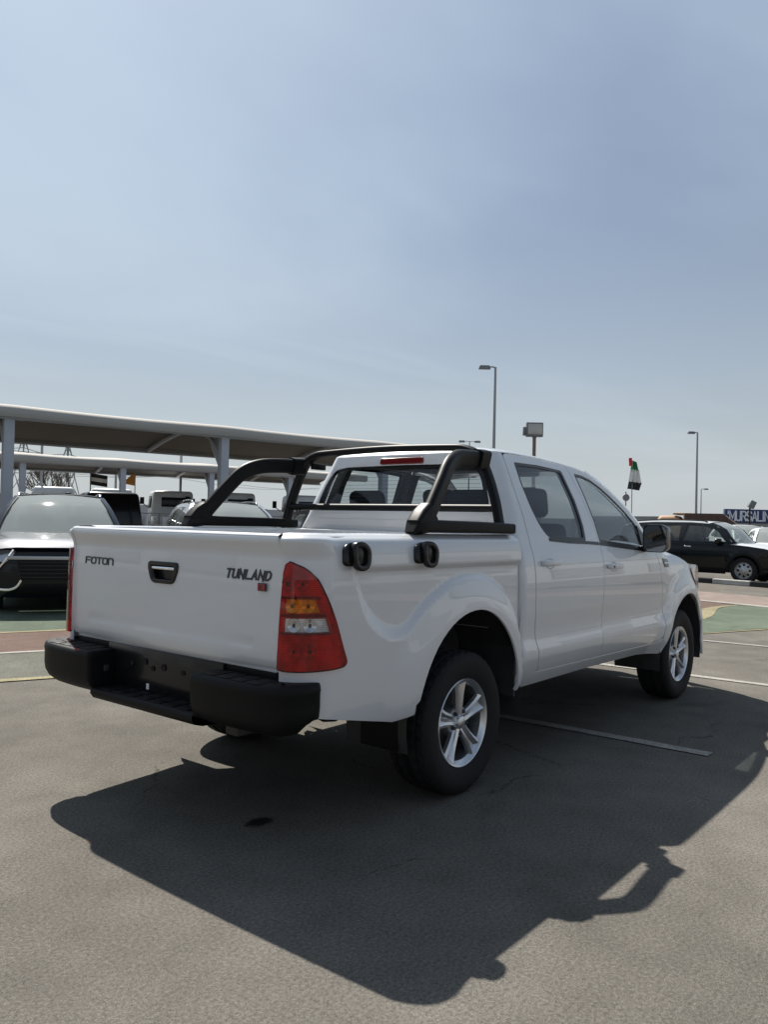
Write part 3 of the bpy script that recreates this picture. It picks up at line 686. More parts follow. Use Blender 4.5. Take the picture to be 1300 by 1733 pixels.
# centre step, number-plate panel
rows = []
for i in range(25):
    y = -.375+.75*i/24; k = 1-(abs(y)/.375)**6*.35; xo = -1.292*1.0
    rows.append([(-1.15,y,.534),(-1.26,y,.534),(xo+.006,y,.533),(xo-.004,y,.526),(xo-.006,y,.508),(xo+.010,y,.486),(xo+.05,y,.474),(-1.15,y,.470)])
grid_obj('bumper_step', rows, BP, bumper, flip=False, sharp=50)
for i in range(7):
    for j in range(2): box('tread_pad', (-1.195-.060*j, -.282+.094*i, .5355), (.048,.078,.006), BP, bumper, bev=.0025)
pl = box('plate_panel', (-1.168,0,.625), (.02,.84,.21), 'gloss_black', bumper, bev=.004)
box('upper_beam', (-1.13,0,.712), (.06,1.44,.035), BP, bumper, bev=.006)
for y, z, s_ in ((.22,.655,.012),(.12,.672,.016),(.06,.648,.012),(-.02,.662,.016),(-.16,.655,.012)):
    lathe('bolt_hole', [(.001,0),(s_*.8,0),(s_,.003)], 'body_shadow_gap', pl, seg=12, axis='Y', c=(0,0,0)).matrix_local = Matrix.Translation((-1.1795,y,z)) @ Matrix.Rotation(R(90),4,'Z')
box('white_sticker', (-1.1805,.095,.562), (.003,.018,.026), 'white_print', pl)
box('lower_tail_panel', (-1.135,0,.742), (.05,1.44,.03), WP, truck, bev=.006)
# ---- bed box, cab floor, chassis
bmx = bmesh.new()
bm_box(bmx, (-.33,0,.79), (1.62,.96,.03)); [bm_box(bmx, (x_,y_,.79), (w_,.27,.028)) for x_, w_ in ((-.735,.81),(.446,.095)) for y_ in (-.605,.605)]; bm_box(bmx, (.475,0,1.03), (.03,1.56,.49), bev=.006)
for k in range(9): bm_box(bmx, (-.33,-.44+.11*k,.81), (1.58,.05,.02), bev=.004)
bm_obj('bed_floor', bmx, WP, truck, 35)
for sg in (-1,1): box('bed_wheel_box', (.03,sg*.62,.99), (.80,.22,.10), WP, truck, bev=.05, seg=3)
box('bed_front_rail', (.470,0,1.268), (.05,1.50,.03), WP, truck, bev=.01)
bmx = bmesh.new()
bm_box(bmx, (1.60,0,.50), (2.1,1.50,.05)); bm_box(bmx, (2.62,0,.80), (.04,1.5,.62)); bm_box(bmx, (.56,0,.85), (.03,1.40,.74))
bm_obj('cab_floor', bmx, 'interior_dark', truck)
panel_head = [(v, z) for v, z in ()]
bmx = bmesh.new(); bm_box(bmx, (1.15,0,1.725), (1.1,1.12,.02), bev=.008); bm_obj('headlining', bmx, 'interior_grey', truck, 35)
for sg in (-1,1): box('chassis_rail', (1.3,sg*.45,.50), (4.9,.08,.14), 'dark_metal', truck, bev=.01)
sweep('rear_axle', [(0,-.70,.352),(0,.70,.352)], circ(.045), 'dark_metal', truck)
lathe('differential', [(.001,-.14),(.08,-.13),(.14,-.05),(.15,0),(.14,.05),(.08,.13),(.001,.14)], 'dark_metal', truck, seg=20, c=(0,.05,.352))
for sg in (-1,1): sweep('leaf_spring', catmull([(-.62,sg*.52,.46),(-.3,sg*.52,.36),(0,sg*.52,.30),(.3,sg*.52,.36),(.60,sg*.52,.47)],5), rrect(.06,.05,.008), 'dark_metal', truck, side=(0,1,0))
lathe('spare_wheel', [(.10,-.09),(.34,-.10),(.355,0),(.34,.10),(.10,.09)], 'rubber', truck, seg=28, axis='Z', c=(-.72,0,.50))
sweep('exhaust_pipe', catmull([(1.5,-.30,.42),(.6,-.32,.40),(.3,-.50,.52),(-.3,-.52,.55),(-.6,-.55,.50)],5), circ(.028,10), 'dark_metal', truck)
box('silencer', (1.2,-.30,.40), (.60,.22,.16), 'dark_metal', truck, bev=.05, seg=3)
box('fuel_tank', (.95,.28,.42), (.75,.36,.20), 'dark_metal', truck, bev=.04)
sweep('front_axle_beam', [(3.105,-.70,.36),(3.105,.70,.36)], circ(.05), 'dark_metal', truck)
box('engine_bay_pan', (3.15,0,.62), (1.3,1.1,.5), 'dark_metal', truck, bev=.05)
# ---- wheels
def make_tyre(parent):
    rt = .352; prof = [(.205,-.095),(.225,-.108),(.26,-.121),(.30,-.124),(.325,-.118),(.340,-.106)]
    tread = [(-.100,.3475),(-.070,.3515),(-.066,.343),(-.058,.343),(-.054,.352),(-.020,.3525),(-.016,.343),(-.004,.343),(0,.3525)]
    seg = 144; rows = []
    full = prof+[(r,h) for h, r in tread]; full += [(r,-h) for r, h in full[-2::-1]]
    for q, (r, h) in enumerate(full):
        row = []
        for k in range(seg):
            rr = r; hh = h
            if r > .346 and (k+int(abs(h)*60)) % 4 == 0 and abs(h) > .03: rr -= .007
            if abs(abs(h)-.106) < .001 and k % 4 == 0: rr -= .006
            a = 2*math.pi*(k+abs(h)*14)/seg; row.append((rr*math.cos(a), hh, rr*math.sin(a)))
        rows.append(row)
    return grid_obj('tyre', rows, 'rubber', parent, close_u=True, flip=True, sharp=45)
def make_wheel(name, parent, sg):
    """sg = -1: outer face towards -y"""
    w_ = bpy.data.objects.new(name, None); link(w_, parent); w_.empty_display_size = .1
    make_tyre(w_)
    rim = lathe('rim', [(.205,.10),(.218,.108),(.205,.09),(.19,.05),(.185,-.02),(.188,-.085),(.196,-.094),(.206,-.104),(.214,-.108),(.2175,-.104),(.2175,-.09)], 'alloy', w_, seg=64, sharp=35)
    lathe('brake_disc', [(.03,-.030),(.150,-.030),(.150,-.010)], 'dark_metal', w_, seg=32)
    lathe('barrel_shadow', [(.03,.03),(.188,.03)], 'body_shadow_gap', w_, seg=32)
    for k in range(5):
        a = R(90+4+72*k); V = []; F = []
        # each spoke: two ridged blades with a groove between
        ca, sa = math.cos(a), math.sin(a)
        st = [(.030,.030,.000,-.078),(.062,.031,.004,-.082),(.100,.033,.007,-.086),(.150,.041,.013,-.090),(.186,.053,.020,-.094),(.203,.060,.026,-.096)]
        for r, hw, gw, y in st:
            for t, dy_ in ((-hw,.022),(-hw*.96,.003),(-hw*.62,-.004),(-gw,.002),(-gw*.4,.012),(gw*.4,.012),(gw,.002),(hw*.62,-.004),(hw*.96,.003),(hw,.022)):
                V.append((r*ca-t*sa, y+dy_, r*sa+t*ca))
        m = 10
        for i in range(len(st)-1):
            for j in range(m-1): F.append((i*m+j, i*m+j+1, (i+1)*m+j+1, (i+1)*m+j))
        sp = mesh_obj('spoke', V, F, 'alloy', rim, True, autosmooth=28)
        b = a+R(36); rb = .057
        lathe('lug_nut', [(.001,-.092),(.008,-.091),(.010,-.085),(.0105,-.070)], 'dark_metal', rim, seg=8, c=(rb*math.cos(b),0,rb*math.sin(b)))
    lathe('hub', [(.001,-.074),(.074,-.074),(.080,-.060),(.082,-.03)], 'alloy', rim, seg=40)
    lathe('centre_cap', [(.001,-.100),(.020,-.099),(.030,-.094),(.034,-.084),(.035,-.07)], 'alloy', rim, seg=28)
    w_.rotation_euler = (0,0,0 if sg < 0 else math.pi)
    return w_
for x, y in ((0,-.748),(3.105,-.748),(0,.748),(3.105,.748)):
    wv = make_wheel('wheel', truck, -1 if y < 0 else 1); wv.location = (x,y,.352)
    wv.rotation_euler.y = 0
# ---- sports bar
bar = bpy.data.objects.new('sports_bar', None); link(bar, truck); bar.empty_display_size = .1
hp = catmull([(.375,-.815,1.32),(.385,-.775,1.47),(.395,-.715,1.62),(.40,-.655,1.715),(.402,-.575,1.757),(.402,-.45,1.768),(.402,0,1.778),(.402,.45,1.768),(.402,.575,1.757),(.40,.655,1.715),(.395,.715,1.62),(.385,.775,1.47),(.375,.815,1.32)], 6)
sweep('hoop', hp, rrect(.072,.038,.018), 'bar_black', bar, side=(1,0,0))
sweep('cross_tube', [(.375,-.785,1.425),(.375,.785,1.425)], circ(.021), 'bar_black', bar)
for sg in (-1,1):
    ap = catmull([(-.335,sg*.825,1.325),(-.26,sg*.815,1.41),(-.14,sg*.79,1.54),(-.05,sg*.765,1.625),(.06,sg*.735,1.668),(.20,sg*.712,1.682),(.36,sg*.700,1.686)], 6)
    sweep('diagonal_arm', ap, rrect(.050,.094,.022), 'bar_black', bar, side=(0,1,.25))
    V, F = sweep_data([(-.44,sg*.825,1.290),(-.415,sg*.825,1.316),(-.33,sg*.825,1.322),(.2,sg*.825,1.320),(.455,sg*.825,1.316)], rrect(.082,.058,.014), side=(0,1,0), scales=[(.7,.25),(1,.85),(1,1.05),(1,1),(1,.95)])
    mesh_obj('base_plate', V, F, 'bar_black', bar, True, autosmooth=50)
    sweep('arm_foot', [(-.405,sg*.825,1.315),(-.345,sg*.825,1.345),(-.29,sg*.820,1.385)], rrect(.080,.125,.02), 'bar_black', bar, side=(0,1,0), scales=[(1,.6),(1,1),(.95,.9)])
    sweep('arm_clamp', [(.30,sg*.704,1.685),(.395,sg*.698,1.690)], rrect(.074,.110,.02), 'bar_black', bar, side=(0,1,.25))
    box('hoop_bracket', (.47,sg*.625,1.69), (.12,.03,.04), 'bar_black', bar, bev=.006)
# ---- tie-down hooks on the bed sides
for sg in (-1,1):
    for s0 in (-.912,-.430):
        hk = bpy.data.objects.new('tie_down_hook', None); link(hk, truck); hk.empty_display_size = .05
        yb = W0+dside(s0,1.20)
        panel('hook_base', rounded([(s0-.048,1.168),(s0-.044,1.228),(s0-.018,1.250),(s0+.040,1.246),(s0+.050,1.20),(s0+.032,1.160),(s0-.03,1.158)], .016), Pside, 'gloss_black', hk, step=.02, thick=.034, off=.030, sg=sg, edge=.010)
        ring = catmull([(s0-.012,sg*(yb+.034),1.236),(s0+.024,sg*(yb+.042),1.240),(s0+.056,sg*(yb+.044),1.214),(s0+.054,sg*(yb+.046),1.168),(s0+.036,sg*(yb+.046),1.148),(s0+.002,sg*(yb+.044),1.148),(s0-.014,sg*(yb+.040),1.170),(s0-.018,sg*(yb+.038),1.205)], 5, True)
        sweep('hook_ring', ring, rrect(.030,.024,.008), 'gloss_black', hk, side=(0,1,0), closed=True)
        box('hook_inner', (s0+.018, sg*(yb+.016), 1.196), (.064,.058,.086), 'gloss_black', hk, bev=.012)
# ---- mirrors
for sg in (-1,1):
    mr_ = bpy.data.objects.new('door_mirror', None); link(mr_, truck); mr_.empty_display_size = .05
    rows = []
    for k, (x, sc_) in enumerate(((2.215,.93),(2.212,.985),(2.222,1.0),(2.26,1.0),(2.31,.93),(2.345,.75),(2.365,.45),(2.370,.05))):
        rows.append([(x, sg*(.972+a*sc_), 1.268+b*sc_+(1-sc_)*-.01) for a, b in rrect(.170,.195,.045,6)])
    grid_obj('mirror_shell', rows, 'gloss_black', mr_, close_u=True, flip=(sg < 0), sharp=50)
    V = [(2.219, sg*(.972+a*.92), 1.268+b*.93) for a, b in rrect(.170,.195,.040,6)]
    mesh_obj('mirror_glass', V, [tuple(range(len(V)))] if sg > 0 else [tuple(range(len(V)))[::-1]], 'mirror_face', mr_, False)
    sweep('mirror_arm', [(2.30,sg*.83,1.185),(2.30,sg*.90,1.20),(2.29,sg*.95,1.22)], rrect(.10,.05,.02), 'gloss_black', mr_, side=(1,0,0))
    panel('mirror_sail', rounded([(2.285,1.185),(2.31,1.36),(2.40,1.27),(2.455,1.18)], .01), Pside, 'gloss_black', mr_, step=.03, thick=.012, off=.004, sg=sg)
# ---- cabin
def seat(x, y, w_, name='seat'):
    s_ = bpy.data.objects.new(name, None); link(s_, truck); s_.empty_display_size = .1
    box('cushion', (x,y,.74), (.50,w_,.16), 'seat_cloth', s_, bev=.05, seg=3)
    box('backrest', (x-.27,y,1.06), (.14,w_*.96,.60), 'seat_cloth', s_, rot=euler(0,R(-14),0), bev=.055, seg=3)
    return s_
for y in (-.37,.37):
    s_ = seat(1.88,y,.50,'front_seat'); box('headrest', (1.50,y,1.49), (.09,.27,.20), 'seat_cloth', s_, rot=euler(0,R(-12),0), bev=.045, seg=3)
    for q in (-.05,.05): sweep('headrest_post', [(1.52,y+q,1.34),(1.50,y+q,1.42)], circ(.006,8), 'chrome', s_)
s_ = seat(1.05,0,1.28,'rear_bench')
for y in (-.40,.40): box('headrest', (.715,y,1.44), (.09,.29,.21), 'seat_cloth', s_, rot=euler(0,R(-10),0), bev=.05, seg=3)
box('dashboard', (2.42,0,1.00), (.42,1.44,.26), 'interior_dark', truck, bev=.07, seg=3)
stw = bpy.data.objects.new('steering_wheel', None); link(stw, truck)
M_ = Matrix.Translation((2.10,.37,1.14)) @ Matrix.Rotation(R(-62),4,'Y')
ringp = [M_ @ Vector((.185*math.cos(2*math.pi*k/32), .185*math.sin(2*math.pi*k/32), 0)) for k in range(32)]
sweep('wheel_rim', ringp, circ(.016,10), 'interior_dark', stw, closed=True)
bmx = bmesh.new(); bm_box(bmx, M_ @ Vector((0,0,-.02)), (.12,.14,.05), rot=M_.to_3x3(), bev=.02)
for k in (0,120,240): bm_box(bmx, M_ @ Vector((.10*math.cos(R(k)), .10*math.sin(R(k)), -.01)), (.16,.035,.014), rot=M_.to_3x3() @ rotz(R(k)))
bm_obj('wheel_hub', bmx, 'interior_dark', stw, 35)
box('interior_mirror', (2.08,0,1.60), (.03,.22,.06), 'interior_dark', truck, bev=.012)
# ---------------------------------------------------------------- ground, paint, kerbs
def ground_mat(name, col, wear=None, wear_amt=0.0, grain=.42, patch=.20, rough=.92, bump=.48, wear_scale=3.0):
    m = bpy.data.materials.new(name); m.use_nodes = True; t = m.node_tree; b = t.nodes['Principled BSDF']; b.inputs['Roughness'].default_value = rough; b.inputs['Specular IOR Level'].default_value = .06
    tc = t.nodes.new('ShaderNodeTexCoord')
    def noise(sc, det, rg=.55, dist=0):
        n = t.nodes.new('ShaderNodeTexNoise'); n.inputs['Scale'].default_value = sc; n.inputs['Detail'].default_value = det; n.inputs['Roughness'].default_value = rg; n.inputs['Distortion'].default_value = dist
        t.links.new(tc.outputs['Object'], n.inputs['Vector']); return n.outputs['Fac']
    def rng(v, a, b_, c, d):
        r = t.nodes.new('ShaderNodeMapRange'); r.inputs[1].default_value = a; r.inputs[2].default_value = b_; r.inputs[3].default_value = c; r.inputs[4].default_value = d; t.links.new(v, r.inputs[0]); return r.outputs[0]
    def mul(a, b_):
        r = t.nodes.new('ShaderNodeMath'); r.operation = 'MULTIPLY'; t.links.new(a, r.inputs[0]); t.links.new(b_, r.inputs[1]); return r.outputs[0]
    big = rng(noise(.35,5,.6,.6), .32,.68, 1-patch, 1+patch); mid = rng(noise(3.5,5), .3,.7, 1-patch*.6, 1+patch*.6)
    fine = rng(noise(75,5,.75), .32,.68, 1-grain, 1+grain); v2 = noise(230,2,.6); fin2 = rng(v2, .3,.7, 1-grain*.9, 1+grain*.9)
    vo = t.nodes.new('ShaderNodeTexVoronoi'); vo.inputs['Scale'].default_value = 28; t.links.new(tc.outputs['Object'], vo.inputs['Vector'])
    spot = rng(vo.outputs['Distance'], .05,.11, .62, 1.0)          # scattered dark pits
    hole = rng(noise(9,2), .60,.64, 0, 1)
    mixs = t.nodes.new('ShaderNodeMix'); mixs.data_type = 'FLOAT'; t.links.new(hole, mixs.inputs[0]); mixs.inputs[2].default_value = 1; t.links.new(spot, mixs.inputs[3])
    f = mul(mul(mul(big, mid), mul(fine, fin2)), mixs.outputs[0])
    # hairline cracks that come and go, old stains and scuffs
    nd = t.nodes.new('ShaderNodeTexNoise'); nd.inputs['Scale'].default_value = 2.2; nd.inputs['Detail'].default_value = 6; t.links.new(tc.outputs['Object'], nd.inputs['Vector'])
    va = t.nodes.new('ShaderNodeVectorMath'); va.operation = 'MULTIPLY_ADD'; va.inputs[1].default_value = (.55,.55,0); t.links.new(nd.outputs['Color'], va.inputs[0]); t.links.new(tc.outputs['Object'], va.inputs[2])
    vc = t.nodes.new('ShaderNodeTexVoronoi'); vc.feature = 'DISTANCE_TO_EDGE'; vc.inputs['Scale'].default_value = .55; t.links.new(va.outputs[0], vc.inputs['Vector'])
    crack = rng(vc.outputs['Distance'], .0015, .006, 1, 0); gate = rng(noise(.7,3), .50,.60, 0, 1); gate2 = rng(noise(30,2), .40,.55, 0, 1)
    ck = rng(mul(mul(crack, gate), gate2), 0, 1, 1, .45)
    st1 = rng(noise(.9,7,.65,1.2), .58,.74, 1, .76); st2 = rng(noise(.22,4,.6,.8), .35,.62, .90, 1.08)
    f = mul(mul(f, ck), mul(st1, st2))
    base = None
    if wear:
        w_ = rng(noise(wear_scale,8,.7,.3), .5-wear_amt*.5, .62-wear_amt*.3, 0, 1)
        w2 = rng(noise(60,3,.7), .45,.7, 0, wear_amt*1.3)
        mxw = t.nodes.new('ShaderNodeMath'); mxw.operation = 'MAXIMUM'; t.links.new(w2, mxw.inputs[0])
        wl_ = t.nodes.new('ShaderNodeMath'); wl_.operation = 'MULTIPLY'; wl_.inputs[1].default_value = wear_amt; t.links.new(w_, wl_.inputs[0]); t.links.new(wl_.outputs[0], mxw.inputs[1])
        mw = t.nodes.new('ShaderNodeMix'); mw.data_type = 'RGBA'; mw.inputs[6].default_value = (*col,1); mw.inputs[7].default_value = (*wear,1); t.links.new(mxw.outputs[0], mw.inputs[0]); base = mw.outputs[2]
    mu = t.nodes.new('ShaderNodeMix'); mu.data_type = 'RGBA'; mu.blend_type = 'MULTIPLY'; mu.inputs[0].default_value = 1; mu.inputs[6].default_value = (*col,1)
    if base: t.links.new(base, mu.inputs[6])
    t.links.new(f, mu.inputs[7]); t.links.new(mu.outputs[2], b.inputs['Base Color'])
    hs = t.nodes.new('ShaderNodeMath'); hs.operation = 'ADD'; t.links.new(noise(75,5,.75), hs.inputs[0]); t.links.new(v2, hs.inputs[1])
    bp = t.nodes.new('ShaderNodeBump'); bp.inputs['Strength'].default_value = bump; bp.inputs['Distance'].default_value = .006; t.links.new(hs.outputs[0], bp.inputs['Height']); t.links.new(bp.outputs[0], b.inputs['Normal'])
    MATS[name] = m; return m
ASPH = (.114,.1055,.093)
ground_mat('asphalt', ASPH)
ground_mat('green_paint', (.062,.132,.078), (.105,.108,.088), .75, wear_scale=1.5)
ground_mat('pale_green_paint', (.108,.130,.098), (.112,.106,.092), .8)
ground_mat('red_paint', (.140,.064,.052), (.118,.094,.080), .75, wear_scale=1.5)
ground_mat('yellow_paint', (.30,.265,.15), (.13,.12,.10), .45)
ground_mat('white_paint_line', (.36,.35,.325), (.125,.115,.10), .5, wear_scale=8)
ground_mat('sand', (.36,.31,.24), grain=.15)
ground_mat('paver', (.21,.155,.135), (.19,.17,.15), .5, grain=.15)
ground_mat('concrete_pale', (.32,.30,.27), grain=.12); ground_mat('kerb_black', (.04,.04,.042), grain=.2); ground_mat('kerb_white', (.38,.37,.35), grain=.12)
def oil_mat():
    m = bpy.data.materials.new('oil'); m.use_nodes = True; t = m.node_tree; b = t.nodes['Principled BSDF']; b.inputs['Base Color'].default_value = (.012,.012,.013,1); b.inputs['Roughness'].default_value = .45
    tc = t.nodes.new('ShaderNodeTexCoord'); ln = t.nodes.new('ShaderNodeVectorMath'); ln.operation = 'LENGTH'; sc_ = t.nodes.new('ShaderNodeVectorMath'); sc_.operation = 'MULTIPLY'; sc_.inputs[1].default_value = (1,1.5,0)
    t.links.new(tc.outputs['Object'], sc_.inputs[0]); t.links.new(sc_.outputs[0], ln.inputs[0])
    n = t.nodes.new('ShaderNodeTexNoise'); n.inputs['Scale'].default_value = 32; n.inputs['Detail'].default_value = 6; n.inputs['Roughness'].default_value = .7; t.links.new(tc.outputs['Object'], n.inputs['Vector'])
    a = t.nodes.new('ShaderNodeMath'); a.operation = 'MULTIPLY_ADD'; a.inputs[1].default_value = -.17; t.links.new(n.outputs['Fac'], a.inputs[0]); t.links.new(ln.outputs['Value'], a.inputs[2])
    r = t.nodes.new('ShaderNodeMapRange'); r.inputs[1].default_value = -.042; r.inputs[2].default_value = -.008; r.inputs[3].default_value = .92; r.inputs[4].default_value = 0; t.links.new(a.outputs[0], r.inputs[0]); t.links.new(r.outputs[0], b.inputs['Alpha']); MATS['oil'] = m
oil_mat()
def sheet(name, pts, mat, z, kind='structure', parent=None):
    bm = bmesh.new(); f = bm.faces.new([bm.verts.new((x,y,z)) for x, y in pts]); bmesh.ops.triangulate(bm, faces=[f])
    for f in bm.faces:
        if f.normal.z < 0: f.normal_flip()
    o = bm_obj(name, bm, mat, parent)
    if parent is None: tag(o, kind=kind)
    return o
g_ = sheet('ground', [(-400,-400),(900,-400),(900,900),(-400,900)], 'asphalt', 0)
# painted lane: t along the lane (yaw -22), n across it
ta = R(-21.8); TX, TY = math.cos(ta), math.sin(ta); NX, NY = -TY, TX
def tn(t, n): return (TX*t+NX*n, TY*t+NY*n)
def band(name, t0, t1, n0, n1, mat, z, wob=0.0):
    k = 40; a = [tn(t0+(t1-t0)*i/k, n0+wob*(random.random()-.5)) for i in range(k+1)]; b = [tn(t1-(t1-t0)*i/k, n1+wob*(random.random()-.5)) for i in range(k+1)]
    return sheet(name, a+b, mat, z)
band('green_lane', -14, 7.2, 3.06, 4.46, 'pale_green_paint', .004)
band('red_lane', -14, 8.6, 4.48, 5.92, 'red_paint', .004)
band('green_bay', -14, 4.5, 5.98, 14.0, 'green_paint', .004)
band('yellow_line', -14, 10.6, 2.99, 3.10, 'yellow_paint', .008, .012)
band('white_line', -14, 6.6, 4.42, 4.50, 'concrete_pale', .008, .012)
band('yellow_edge_line', -14, 8.6, 5.90, 6.00, 'yellow_paint', .008, .012)
# right-hand end of the lane: green field turning round a yellow curve
gf = [(7.0,.38),(7.49,.27),(8.76,-.22),(10.4,-.90),(12.1,-1.5),(12.12,.50),(11.95,1.10),(11.45,1.18),(10.9,1.16),(10.2,1.02),(9.55,.86),(8.4,1.05),(7.0,1.5)]
sheet('green_field', gf, 'green_paint', .012)
yc = [(p.x,p.y) for p in catmull([(9.1,.80,0),(9.75,.88,0),(10.5,1.06,0),(11.0,1.17,0),(11.5,1.18,0),(11.98,1.10,0)],6)]
yo = [(p.x,p.y) for p in catmull([(8.9,.95,0),(9.55,1.06,0),(10.4,1.30,0),(11.0,1.34,0),(11.5,1.28,0),(11.98,1.16,0)],6)]
tag(grid_obj('yellow_curve', [[(x,y,.016) for x,y in yc],[(x,y,.016) for x,y in yo]], 'yellow_paint', None, flip=True), kind='structure')
sheet('red_field', [(8.0,1.4),(9.2,1.06),(10.3,1.34),(11.3,1.34),(12.0,1.22),(12.25,2.0),(12.9,4.6),(9.5,5.9),(8.6,2.6)], 'red_paint', .010)
# parking bay lines
for x0, x1, y0, y1 in ((1.513,1.600,2.4,-1.56),(4.075,4.235,2.2,-1.62),(6.62,6.86,1.2,-1.58)):
    n = 24; a = []; b = []
    for i in range(n+1):
        t = i/n; x = x0+(x1-x0)*t if True else 0; y = y0+(y1-y0)*t; xx = x-.0*t
        xx = x1+(x0-x1)*((y-y1)/(y0-y1)) ; a.append((xx-.05+.006*(random.random()-.5), y)); b.append((xx+.05+.006*(random.random()-.5), y))
    sheet('parking_line', a+b[::-1], 'white_paint_line', .006)
# pavement strip, road and far kerb (they run across the view on the right)
ka = R(76); KX, KY = math.cos(ka), math.sin(ka)
def kp(d, t): return (12.05+d*math.cos(ka-math.pi/2)+KX*t, 1.2+d*math.sin(ka-math.pi/2)+KY*t)
def strip(name, d0, d1, t0, t1, mat, z, h=0.0):
    if h == 0: return sheet(name, [kp(d0,t0),kp(d1,t0),kp(d1,t1),kp(d0,t1)], mat, z)
    bm = bmesh.new(); c = kp((d0+d1)/2,(t0+t1)/2); bm_box(bm, (c[0],c[1],z+h/2), (abs(d1-d0),abs(t1-t0),h), rot=rotz(ka-math.pi/2), bev=.012, seg=1); return tag(bm_obj(name, bm, mat, None), kind='structure')
strip('pavement', .12, 2.1, -14, 4.4, 'paver', .005, .02)
strip('pavement_edge', .0, .115, -14, 4.4, 'concrete_pale', .0, .03)
kb = bpy.data.objects.new('far_kerb', None); COL.objects.link(kb); tag(kb, kind='structure')
for i in range(-10, 26):
    c = kp(5.2, .0+i*1.0); box('kerb_stone', (c[0],c[1],.065), (.16,.985,.13), 'kerb_white' if i % 2 else 'kerb_black', kb, rot=rotz(ka-math.pi/2), bev=.015, seg=1)
# oil spot under the tail
ol = sheet('oil_stain', [(-.17,-.13),(.17,-.13),(.17,.13),(-.17,.13)], 'oil', 0); ol.location = (-.93,-.40,.004)
# ---------------------------------------------------------------- other vehicles
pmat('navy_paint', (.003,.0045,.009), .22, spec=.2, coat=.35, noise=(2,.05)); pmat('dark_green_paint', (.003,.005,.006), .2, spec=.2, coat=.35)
pmat('silver_paint', (.38,.40,.42), .3, metal=.5, coat=.8); pmat('blue_paint', (.22,.34,.46), .3, coat=.8); pmat('black_paint', (.005,.005,.006), .25, spec=.25, coat=.4)
pmat('car_trim', (.006,.006,.007), .5, spec=.2); pmat('headlamp', (.45,.47,.5), .12, metal=.6, coat=1); pmat('steel_wheel', (.42,.42,.43), .35, metal=.7)
glassmat('car_glass', (.62,.67,.67), .0, 1.55, .05); glassmat('screen_glass', (.42,.48,.47), .04, 1.9, .30)
pmat('glare_pale', (.55,.56,.56), .35, coat=.5); pmat('sunlit_navy', (.020,.023,.030), .30, metal=.2, coat=1.0)  # sun glare painted into the colours of dark cars' roof and bonnets
pmat('cabin_dark', (.05,.052,.055), .8)
pmat('truck_white', (.55,.56,.56), .4, coat=.3, noise=(1.2,.05)); pmat('tan_plastic', (.42,.26,.16), .7, noise=(2,.1)); pmat('brown_plastic', (.085,.050,.040), .7, noise=(2,.15))
pmat('grey_panel', (.22,.225,.23), .6, noise=(1,.1)); pmat('tail_red', (.35,.01,.012), .25, coat=1)
